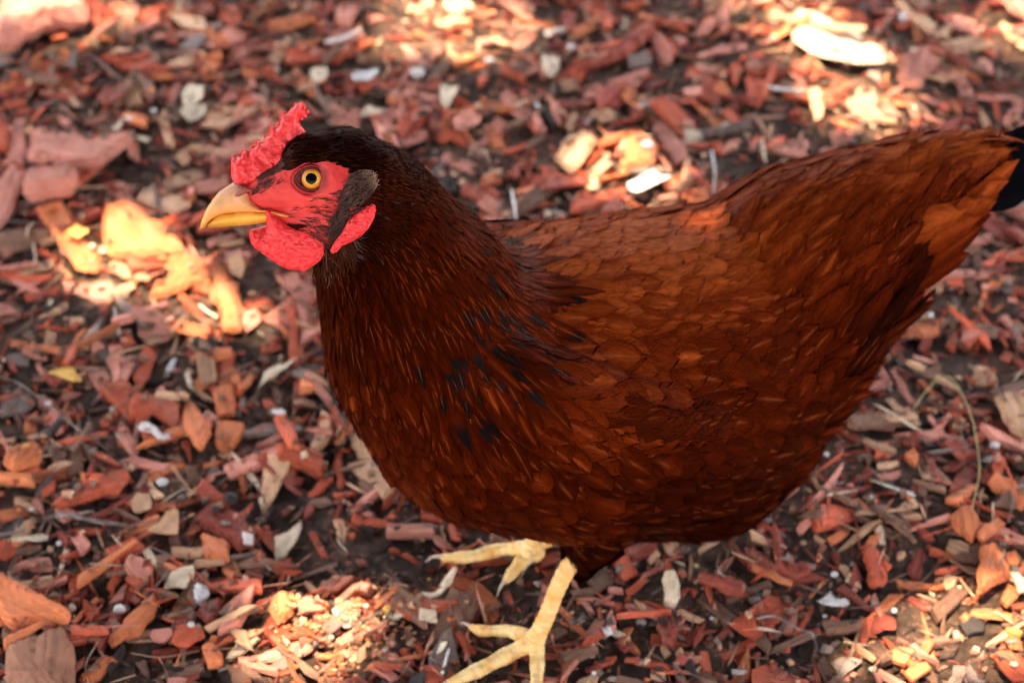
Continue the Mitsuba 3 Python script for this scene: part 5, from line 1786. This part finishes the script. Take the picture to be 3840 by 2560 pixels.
def slab_mesh(P2, s, cx, cy, Tk, col, across=False):
    """A larger piece: rounded rim and a face split into ridges along the grain; returns mesh, uv, colours."""
    pg = Polygon(P2).buffer(0)
    if pg.geom_type != 'Polygon':
        pg = pg.convex_hull
    st = max(0.0016, math.sqrt(pg.area) / 11)
    V, F, q_ = inflate(np.array(pg.exterior.coords)[:-1], Tk * 0.5, st, edge_pow=0.22, dmax=max(Tk * 0.45, 0.0012))
    c2 = V[:, :2] - [cx, cy]
    _, _, vt = np.linalg.svd(c2, full_matrices=False)
    ax_ = vt[1] if across else vt[0]
    al, ac = c2 @ ax_, c2 @ np.array([-ax_[1], ax_[0]])
    o = mr.uniform(0, 30)
    rid = meshkit.fbm(np.c_[ac * 420 + 2.2 * meshkit.noise(np.c_[al * 60, ac * 80, ac * 0 + o]), al * 45, ac * 0 + o], 3, 4)
    amp = min(0.0016, 0.22 * Tk) * (1.5 if across else 1.0)
    up_ = V[:, 2] > 0
    warp = mr.normal(0, 0.05) / max(np.ptp(al), 1e-3)
    nrm_ = np.array([-s[1], -s[2], 1.0])
    nrm_ /= np.linalg.norm(nrm_)
    h = V[:, 2] + Tk * 0.5 + np.where(up_, (rid - 0.5) * 2 * amp * np.clip(q_ * 1.6, 0.25, 1), 0) - 0.0005
    W = np.c_[V[:, :2], s[0] + s[1] * c2[:, 0] + s[2] * c2[:, 1] + warp * al ** 2] + nrm_ * h[:, None]
    C = np.asarray(col) * (0.62 + 0.76 * rid)[:, None] * (1 - 0.30 * np.clip(meshkit.fbm(np.c_[al * 90, ac * 90, ac * 0 + o], 2, 9) * 3 - 1.6, 0, 1))[:, None]
    return trimesh.Trimesh(W, F, process=False), np.c_[al, ac + V[:, 2] * 0.8] + mr.uniform(0, 3, 2), C


def chip_mesh(P2, s, cx, cy, Tk, across=False):
    """A slab with a bevelled rim, lying on the plane s; returns mesh, uv."""
    pg = Polygon(P2)
    if pg.exterior.is_ccw is False:
        P2 = P2[::-1]
    n = len(P2)
    nrm_ = np.array([-s[1], -s[2], 1.0])
    nrm_ /= np.linalg.norm(nrm_)
    lift = lambda q_: s[0] + s[1] * (q_[:, 0] - cx) + s[2] * (q_[:, 1] - cy)
    bev = min(0.0008, Tk * 0.3)
    ins = np.array(P2)
    a = np.roll(P2, 1, axis=0) - P2
    b = np.roll(P2, -1, axis=0) - P2
    a /= np.linalg.norm(a, axis=1, keepdims=True) + 1e-9
    b /= np.linalg.norm(b, axis=1, keepdims=True) + 1e-9
    inward = np.stack([-b[:, 1] + a[:, 1], b[:, 0] - a[:, 0]], 1)
    inward /= np.linalg.norm(inward, axis=1, keepdims=True) + 1e-9
    ins = P2 + inward * bev * 1.1
    if not Polygon(ins).is_valid:
        ins = P2 + (P2.mean(0) - P2) * 0.04
    # long axis = grain
    cc = P2 - P2.mean(0)
    _, _, vt = np.linalg.svd(cc)
    ax_ = vt[1] if across else vt[0]                              # grain mostly along the piece
    t_ = cc @ ax_
    warp = mr.normal(0, 0.05) / max(np.ptp(t_), 1e-3) * 1.0
    wz = lambda q_: warp * ((q_ - P2.mean(0)) @ ax_) ** 2
    jit = lambda: mr.normal(0, 0.00025, n)
    bot = np.c_[P2 - inward * mr.uniform(-0.0006, 0.0004), lift(P2)] - nrm_ * 0.0006
    rim = np.c_[P2, lift(P2) + wz(P2)] + nrm_ * (Tk - bev)
    top = np.c_[ins, lift(ins) + wz(ins) + jit()] + nrm_ * Tk
    # a row of inner points makes the face uneven, with a ridge along the grain
    V = np.vstack([bot, rim, top])
    j = (np.arange(n) + 1) % n
    i = np.arange(n)
    F = [np.stack([i + o, j + o, j + o + n], 1) for o in (0, n)] + [np.stack([i + o, j + o + n, i + o + n], 1) for o in (0, n)]
    ring = np.array([n], dtype=np.uint32)
    tri = earcut.triangulate_float64(ins.astype(np.float64), ring).reshape(-1, 3).astype(int)
    ar = np.cross(ins[tri[:, 1]] - ins[tri[:, 0]], ins[tri[:, 2]] - ins[tri[:, 0]]) if len(tri) else np.zeros(0)
    tri = np.where((ar < 0)[:, None], tri[:, ::-1], tri)
    F.append(tri + 2 * n)
    F.append(tri[:, ::-1])
    perp = np.array([-ax_[1], ax_[0]])
    o = mr.uniform(0, 3, 2)
    U = np.vstack([np.stack([q_[:, :2] @ ax_, q_[:, :2] @ perp + q_[:, 2] * 0.9], 1) for q_ in (bot, rim, top)]) + o
    return trimesh.Trimesh(V, np.vstack(F), process=False), U


LAND = [(900, 790, 'the beak tip'), (1100, 920, 'the wattles'), (1090, 440, 'the comb'), (1450, 480, 'the nape'), (1190, 1400, 'the front of the breast'), (1560, 1930, 'the underside of the breast'), (1650, 2090, 'the far foot'), (1850, 2400, 'the near foot'), (2150, 2140, 'the near shank'),
        (2500, 2090, 'the belly'), (3000, 1900, 'the fluffy rear'), (3250, 1420, 'the rump underside'), (3600, 950, 'the tail underside'), (2100, 790, 'the back'), (2800, 660, 'the rump top'), (3560, 440, 'the tail top')]
for it in items:
    if it['lab']:
        LAND.append((it['ctr'][0], it['ctr'][1], None, it))
SHORT = [('thick pinkish bark slab', 'the pinkish bark slab'), ('long bright orange', 'the long orange stick')]
LN = {}


def short(lab):
    """The first words of a label, as a landmark."""
    for cut in (' lying ', ' behind ', ' beside ', ' in front ', ' under ', ' with ', ' on the ', ' at the ', ' before ', ' standing ', ' leaning ', ' slanting ', ' crossed ', ' carrying ', ' smeared ', ' curled ', ' touching ', ' tucked ', ' folded ', ' over ', ' pressed ', ' peeping ', ' alone', ' just ', ' in the ', ' reaching ', ' shaped ', ',', ' that ', ' against ', ' between ', ' right '):
        if cut in lab:
            lab = lab.split(cut)[0] if len(lab.split(cut)[0].split()) > 1 else lab
    return 'the ' + lab


CN = {'r': 'brick-red', 'o': 'orange', 'k': 'pink', 'm': 'dark red', 'n': 'brown', 't': 'tan', 'g': 'grey', 'd': 'blackish', 'a': 'cream', 'w': 'white', 'y': 'yellowish', 'e': 'green', 'b': 'brown'}
used = set()


def where(it, skip=0):
    c = it['ctr']
    best = sorted((math.hypot(l[0] - c[0], (l[1] - c[1]) * 1.2), i) for i, l in enumerate(LAND) if not (len(l) > 3 and l[3] is it))
    l = LAND[best[skip][1]]
    name = l[2] or short(l[3]['lab'])
    dx, dy = c[0] - l[0], c[1] - l[1]
    if abs(dx) > 1.3 * abs(dy):
        return f"on the {'tail' if dx > 0 else 'beak'} side of {name}"
    return f"{'in front of' if dy > 0 else 'behind'} {name}"


def shape_word(it):
    if it['kind'] != 'c':
        return {'l': 'dead leaf', 't': 'twig', 'g': 'dry stem', 'p': 'pebble', 's': 'dropping'}[it['kind']]
    w = world_poly(it['pts'], 0.01)[:, :2]
    c = w - w.mean(0)
    _, sv, vt = np.linalg.svd(c, full_matrices=False)
    asp = sv[0] / max(sv[1], 1e-6)
    L = np.ptp(c @ vt[0])
    it['L'] = L
    p = it['pts'] - it['pts'].mean(0)
    _, _, vp = np.linalg.svd(p, full_matrices=False)
    ang = math.degrees(math.atan2(-vp[0][1], vp[0][0])) % 180
    lie = 'lying level' if ang < 20 or ang > 160 else 'pointing away' if 65 < ang < 115 else 'tilted towards the tail' if ang < 90 else 'tilted towards the beak'
    it['lie'] = lie if asp > 1.6 else 'lying flat'
    big = 'long' if L > 0.032 and asp > 2 else 'large' if L > 0.032 else 'small' if L < 0.016 else 'mid-sized'
    return f"{big} " + ('splinter' if asp > 4.2 else 'sliver chip' if asp > 2.6 else 'oblong chip' if asp > 1.6 else 'blocky chip')


def label_for(it):
    if it['lab']:
        used.add(it['lab'])
        return it['lab']
    s = shape_word(it)
    if it['kind'] == 'c':
        size, what = s.split(' ', 1)
        base_ = f"{size} {CN[it['col']]} {what}"
    else:
        base_ = f"{'small ' if it['kind'] in 'pl' else 'thin '}{CN[it['col']]} {s}"
    tries = []
    for k in range(5):
        tries += [f"{base_} {where(it, k)}"] + ([f"{base_} {it['lie']} {where(it, k)}"] if it['kind'] == 'c' else [])
    for t in tries:
        if len(t.split()) <= 16 and t not in used:
            used.add(t)
            return t
    t = f"{base_} between {where(it, 0).split(' of ', 1)[-1].replace('behind ', '').replace('in front of ', '')} and {where(it, 1).split(' of ', 1)[-1].replace('behind ', '').replace('in front of ', '')}"
    used.add(t)
    return t


for it in items:
    if it['lab']:
        used.add(it['lab'])
chips_ = sorted([i for i in items if i['kind'] == 'c'], key=lambda i: -i['area'] - (1e9 if i['lab'] else 0))
single = {id(i) for i in chips_[:300]}
order = sorted(items, key=lambda i: ('cltgps'.index(i['kind']), -i['area']))
GROUP = {'c': 'wood chips of the mulch', 'l': 'dead leaves on the mulch', 't': 'twigs on the mulch', 'g': 'dry grass stems on the mulch', 'p': 'pebbles and crumbs on the mulch'}


def tangent(P2, amt):
    return roughen(P2, amt, 0.006)


for it in order:
    kd, col = it['kind'], np.array(COL[it['col']])
    col = col * math.exp(mr.normal(0, 0.10))
    key, lab = None, None
    if kd != 'c' or id(it) in single:
        lab = label_for(it)
        nm = NAME[kd]
        if it['col'] == 'e' and kd == 'p':
            nm = 'bead'
        if it['lab'].startswith(('rough lichen', 'rough weathered', 'thick pinkish')):
            nm = {'rough lichen': 'branch_piece', 'rough weathe': 'wood_block', 'thick pinkis': 'bark_slab'}[it['lab'][:12]]
        if 'husk crossed' in it['lab']:
            nm = 'husk'
        if it['lab'].startswith('black stone') or it['lab'].startswith('dark rock'):
            nm = 'stone'
        key = numbered(nm)
    if kd in 'cls':
        W3 = world_poly(it['pts'], 0.009)
        z = float(np.median(hm_at(W3[:, 0], W3[:, 1])))
        W3 = world_poly(it['pts'], z + 0.002)
        P2 = W3[:, :2]
    if kd == 'c':
        L = math.sqrt(it['area']) * 1.05 / 9271
        Tk = it['th'] or float(np.clip(L * mr.uniform(0.12, 0.26), 0.0012, 0.006))
        s, cx, cy = rest(P2[:, 0], P2[:, 1], 0.5, 0.55)
        s[1:] = s[1:] * 0.8 + mr.normal(0, 0.07, 2)
        Pr = roughen(P2, 0.0007, 0.0042)
        if not Polygon(Pr).is_valid:
            Pr = P2 if Polygon(P2).is_valid else np.array(Polygon(P2).convex_hull.exterior.coords)[:-1]
        stamp(Polygon(Pr), s, cx, cy, Tk)
        if Polygon(Pr).area > 1.1e-4:
            m, U, C = slab_mesh(Pr, s, cx, cy, Tk, col, 'upright grain' in it['lab'])
        else:
            m, U = chip_mesh(Pr, s, cx, cy, Tk)
            C = col * np.exp(mr.normal(0, 0.10, (len(m.vertices), 1)))
        if key:
            put(key, m, 'wood' if it['col'] not in 'dw' else 'litter', color=np.clip(C, 0, 0.9), uv=U, label=lab, category={'wood_block': 'wood block', 'bark_slab': 'bark', 'husk': 'husk', 'stone': 'stone'}.get(key.rsplit('_0', 1)[0], 'wood chip'), group=GROUP['c'] if key.startswith('wood_chip') else None)
        else:
            BV_.append(np.array(m.vertices)); BF_.append(np.array(m.faces) + nb[0]); BC_.append(np.clip(C, 0, 0.9)); BU_.append(U)
            nb[0] += len(m.vertices)
    elif kd in 'ls':
        pg = Polygon(P2).buffer(0)
        if pg.geom_type != 'Polygon':
            pg = pg.convex_hull
        V, F, q_ = inflate(np.array(pg.exterior.coords)[:-1], 0.00035 if kd == 'l' else 0.0022, max(0.0016, math.sqrt(pg.area) / 11), edge_pow=0.4)
        s, cx, cy = rest(V[:, 0], V[:, 1], 0.35, 0.3)
        cc = V[:, :2] - [cx, cy]
        _, _, vt = np.linalg.svd(cc, full_matrices=False)
        t_ = cc @ vt[1]
        u_ = cc @ vt[0]
        sp_ = np.ptp(t_) + 1e-6
        nz_ = meshkit.fbm(np.c_[V[:, 0] * 160, V[:, 1] * 160, t_ * 0 + mr.uniform(0, 50)], 2, 3) - 0.5
        curl = mr.uniform(0.5, 1.2) * (t_ ** 2 / sp_) + 0.004 * nz_ + mr.normal(0, 0.25) * u_ ** 2 / (np.ptp(u_) + 1e-6) if kd == 'l' else 0.002 * nz_
        V[:, 2] += s[0] + s[1] * cc[:, 0] + s[2] * cc[:, 1] + curl + (0.0012 if kd == 'l' else 0.0)
        vein = np.exp(-(t_ / (0.05 * sp_)) ** 2)[:, None] if kd == 'l' else 0
        n2 = meshkit.fbm(V * 330, 3, 5)[:, None]
        C = col * (0.72 + 0.5 * n2) * (1 - 0.22 * vein)
        put(key, trimesh.Trimesh(V, F, process=False), 'litter', smooth=40 if False else True, color=np.clip(C, 0, 0.9), label=lab, category='leaf' if kd == 'l' else 'dropping', group=GROUP.get(kd))
    elif kd in 'tg':
        k0 = 1.06e-4
        pts = []
        for u, v in it['pts']:
            g0 = ground_at(u, v, 0.010)
            h = float(hm_at(g0[0], g0[1]))
            pts.append(ground_at(u, v, max(h, 0.004) + it['size'] * k0 * 0.4 + 0.0012))
        pts = np.array(pts)
        if len(pts) == 2:
            pts = np.vstack([pts[0], pts.mean(0) + mr.normal(0, 0.0008, 3), pts[1]])
        n = 16 if kd == 't' else 20
        Q = spline(pts, n)
        if kd == 'g' and 'arching' in it['lab']:
            Q[:, 2] += 0.018 * np.sin(np.linspace(0, np.pi, n))
        rr = it['size'] * k0 / 2 * (px(Q[n // 2]) / k0)
        rad_ = rr * np.interp(np.linspace(0, 1, n), [0, 0.15, 0.8, 1], [0.75, 1.0, 0.9, 0.55]) * (1 + (0.14 if kd == 't' else 0.05) * mr.normal(0, 1, n))
        m, U = tube(Q, rad_, 8)
        V = np.array(m.vertices)
        n2 = meshkit.fbm(V * 420, 3, 8)[:, None]
        C = col * (0.55 + 0.9 * n2)
        if 'grey' in it['lab'] and kd == 't':
            C = C * 0.8 + 0.18 * (n2 > 0.55)
        U = U * [0.02, 0.002]
        put(key, m, 'wood' if kd == 't' and rr > 0.001 else 'litter', smooth=True, color=np.clip(C, 0, 0.85), uv=U, label=lab, category={'branch_piece': 'branch'}.get(key, 'twig' if kd == 't' else 'stem'), group=GROUP[kd] if key != 'branch_piece' else None)
    elif kd == 'p':
        u, v = it['pts'][0]
        g0 = ground_at(u, v, 0.010)
        h = float(hm_at(g0[0], g0[1]))
        r = it['size'] * px(g0) * 0.88
        c_ = ground_at(u, v, h + r * 0.45)
        s_ = trimesh.creation.icosphere(2, 1.0)
        V = np.array(s_.vertices)
        V = V * (0.82 + 0.42 * meshkit.fbm(V * 1.4 + mr.uniform(0, 40, 3), 3, 2)[:, None]) * np.array([mr.uniform(0.85, 1.15), mr.uniform(0.7, 1.1), mr.uniform(0.6, 0.9)]) * r + c_
        C = col * (0.75 + 0.4 * meshkit.fbm(V * 500, 2, 9)[:, None])
        put(key, trimesh.Trimesh(V, s_.faces, process=False), 'litter', smooth=True, color=np.clip(C, 0, 0.85), label=lab, category={'bead': 'bead', 'stone': 'stone'}.get(key, 'pebble'), group=GROUP['p'] if key.startswith('pebble') else None)

# ---- finest crumbs and fibres sifted over everything, then the bed beyond the view
for i, it in enumerate(items):                                    # keep crumbs off the faces of the large pieces
    pass
mask_pg = [Polygon(world_poly(i['pts'], 0.012)[:, :2]).buffer(0) for i in items if i['kind'] in 'cls']
from shapely import union_all
covered = union_all(mask_pg)
import shapely
shapely.prepare(covered)
NC = 26000
x, y = mr.uniform(-0.5, 0.55, NC), mr.uniform(0.6, 1.7, NC)
ok = in_view(x, y, 1.12)
x, y = x[ok], y[ok]
ok = ~contains_xy(covered, x, y) | (mr.random(len(x)) < 0.03)
x, y = x[ok], y[ok]
wts = np.array([1.2, 0.5, 0.8, 2.4, 4.5, 1.2, 1.6, 2.2, 0.25])
ci = mr.choice(len(pal), len(x), p=wts / wts.sum())
cb = 1 - 0.6 * bare(x, y)
for i in range(len(x)):
    fibre = mr.random() < 0.22
    L = mr.uniform(0.005, 0.016) if fibre else mr.uniform(0.0012, 0.0048)
    W = mr.uniform(0.0005, 0.001) if fibre else L * mr.uniform(0.4, 0.9)
    w, loc = bed_piece(x[i], y[i], L, W, 0, mr.uniform(0, 6.3), mr)
    h = hm_at(w[:, 0], w[:, 1])
    z = h.max() if fibre else h.mean()
    s = np.array([z, *mr.normal(0, 0.16 if fibre else 0.3, 2)])
    add_bed(w, loc, s, x[i], y[i], W * mr.uniform(0.3, 0.8), pal[ci[i]] * math.exp(mr.normal(0, 0.3)) * cb[i], mr)

gs = ground_at(1330, 2340)                                        # pale sawdust and grit scratched up beside the near foot, pale to strengthen the sun patch
for i in range(520):
    x_, y_ = gs[0] + mr.normal(0, 0.015), gs[1] + mr.normal(0, 0.013)
    L = mr.uniform(0.0008, 0.0034)
    w, loc = bed_piece(x_, y_, L, L * mr.uniform(0.4, 0.95), 0, mr.uniform(0, 6.3), mr)
    h = hm_at(w[:, 0], w[:, 1])
    add_bed(w, loc, np.array([h.mean(), *mr.normal(0, 0.3, 2)]), x_, y_, L * 0.35, np.array(COL['tkto'[mr.integers(0, 4)]]) * math.exp(mr.normal(0, 0.25)), mr)

NO = 30000
ro, to = 0.25 + 1.6 * np.sqrt(mr.random(NO)), mr.uniform(0, 2 * np.pi, NO)
x, y = 0.05 + ro * np.cos(to), 1.05 + ro * np.sin(to)
ok = ~in_view(x, y, 1.14)
x, y = x[ok], y[ok]
wts = np.array([2.6, 1.3, 1.7, 2.8, 3.0, 1.3, 1.0, 0.8, 0.2])
ci = mr.choice(len(pal), len(x), p=wts / wts.sum())
for i in range(len(x)):
    L = 0.010 + 0.036 * mr.random() ** 1.6
    w, loc = bed_piece(x[i], y[i], L, L * mr.uniform(0.25, 0.7), 0, mr.uniform(0, 6.3), mr)
    z = float(ground_height(np.array([x[i]]), np.array([y[i]]))[0]) + mr.uniform(0, 0.008)
    add_bed(w, loc, np.array([z, *mr.normal(0, 0.2, 2)]), x[i], y[i], mr.uniform(0.0015, 0.004), pal[ci[i]] * math.exp(mr.normal(0, 0.25)), mr)
put('mulch', trimesh.Trimesh(np.vstack(BV_), np.vstack(BF_), process=False), 'wood', color=np.clip(np.vstack(BC_), 0, 0.85), uv=np.vstack(BU_), kind='stuff',
    label='bed of small red and brown wood chips and crumbs covering the ground')
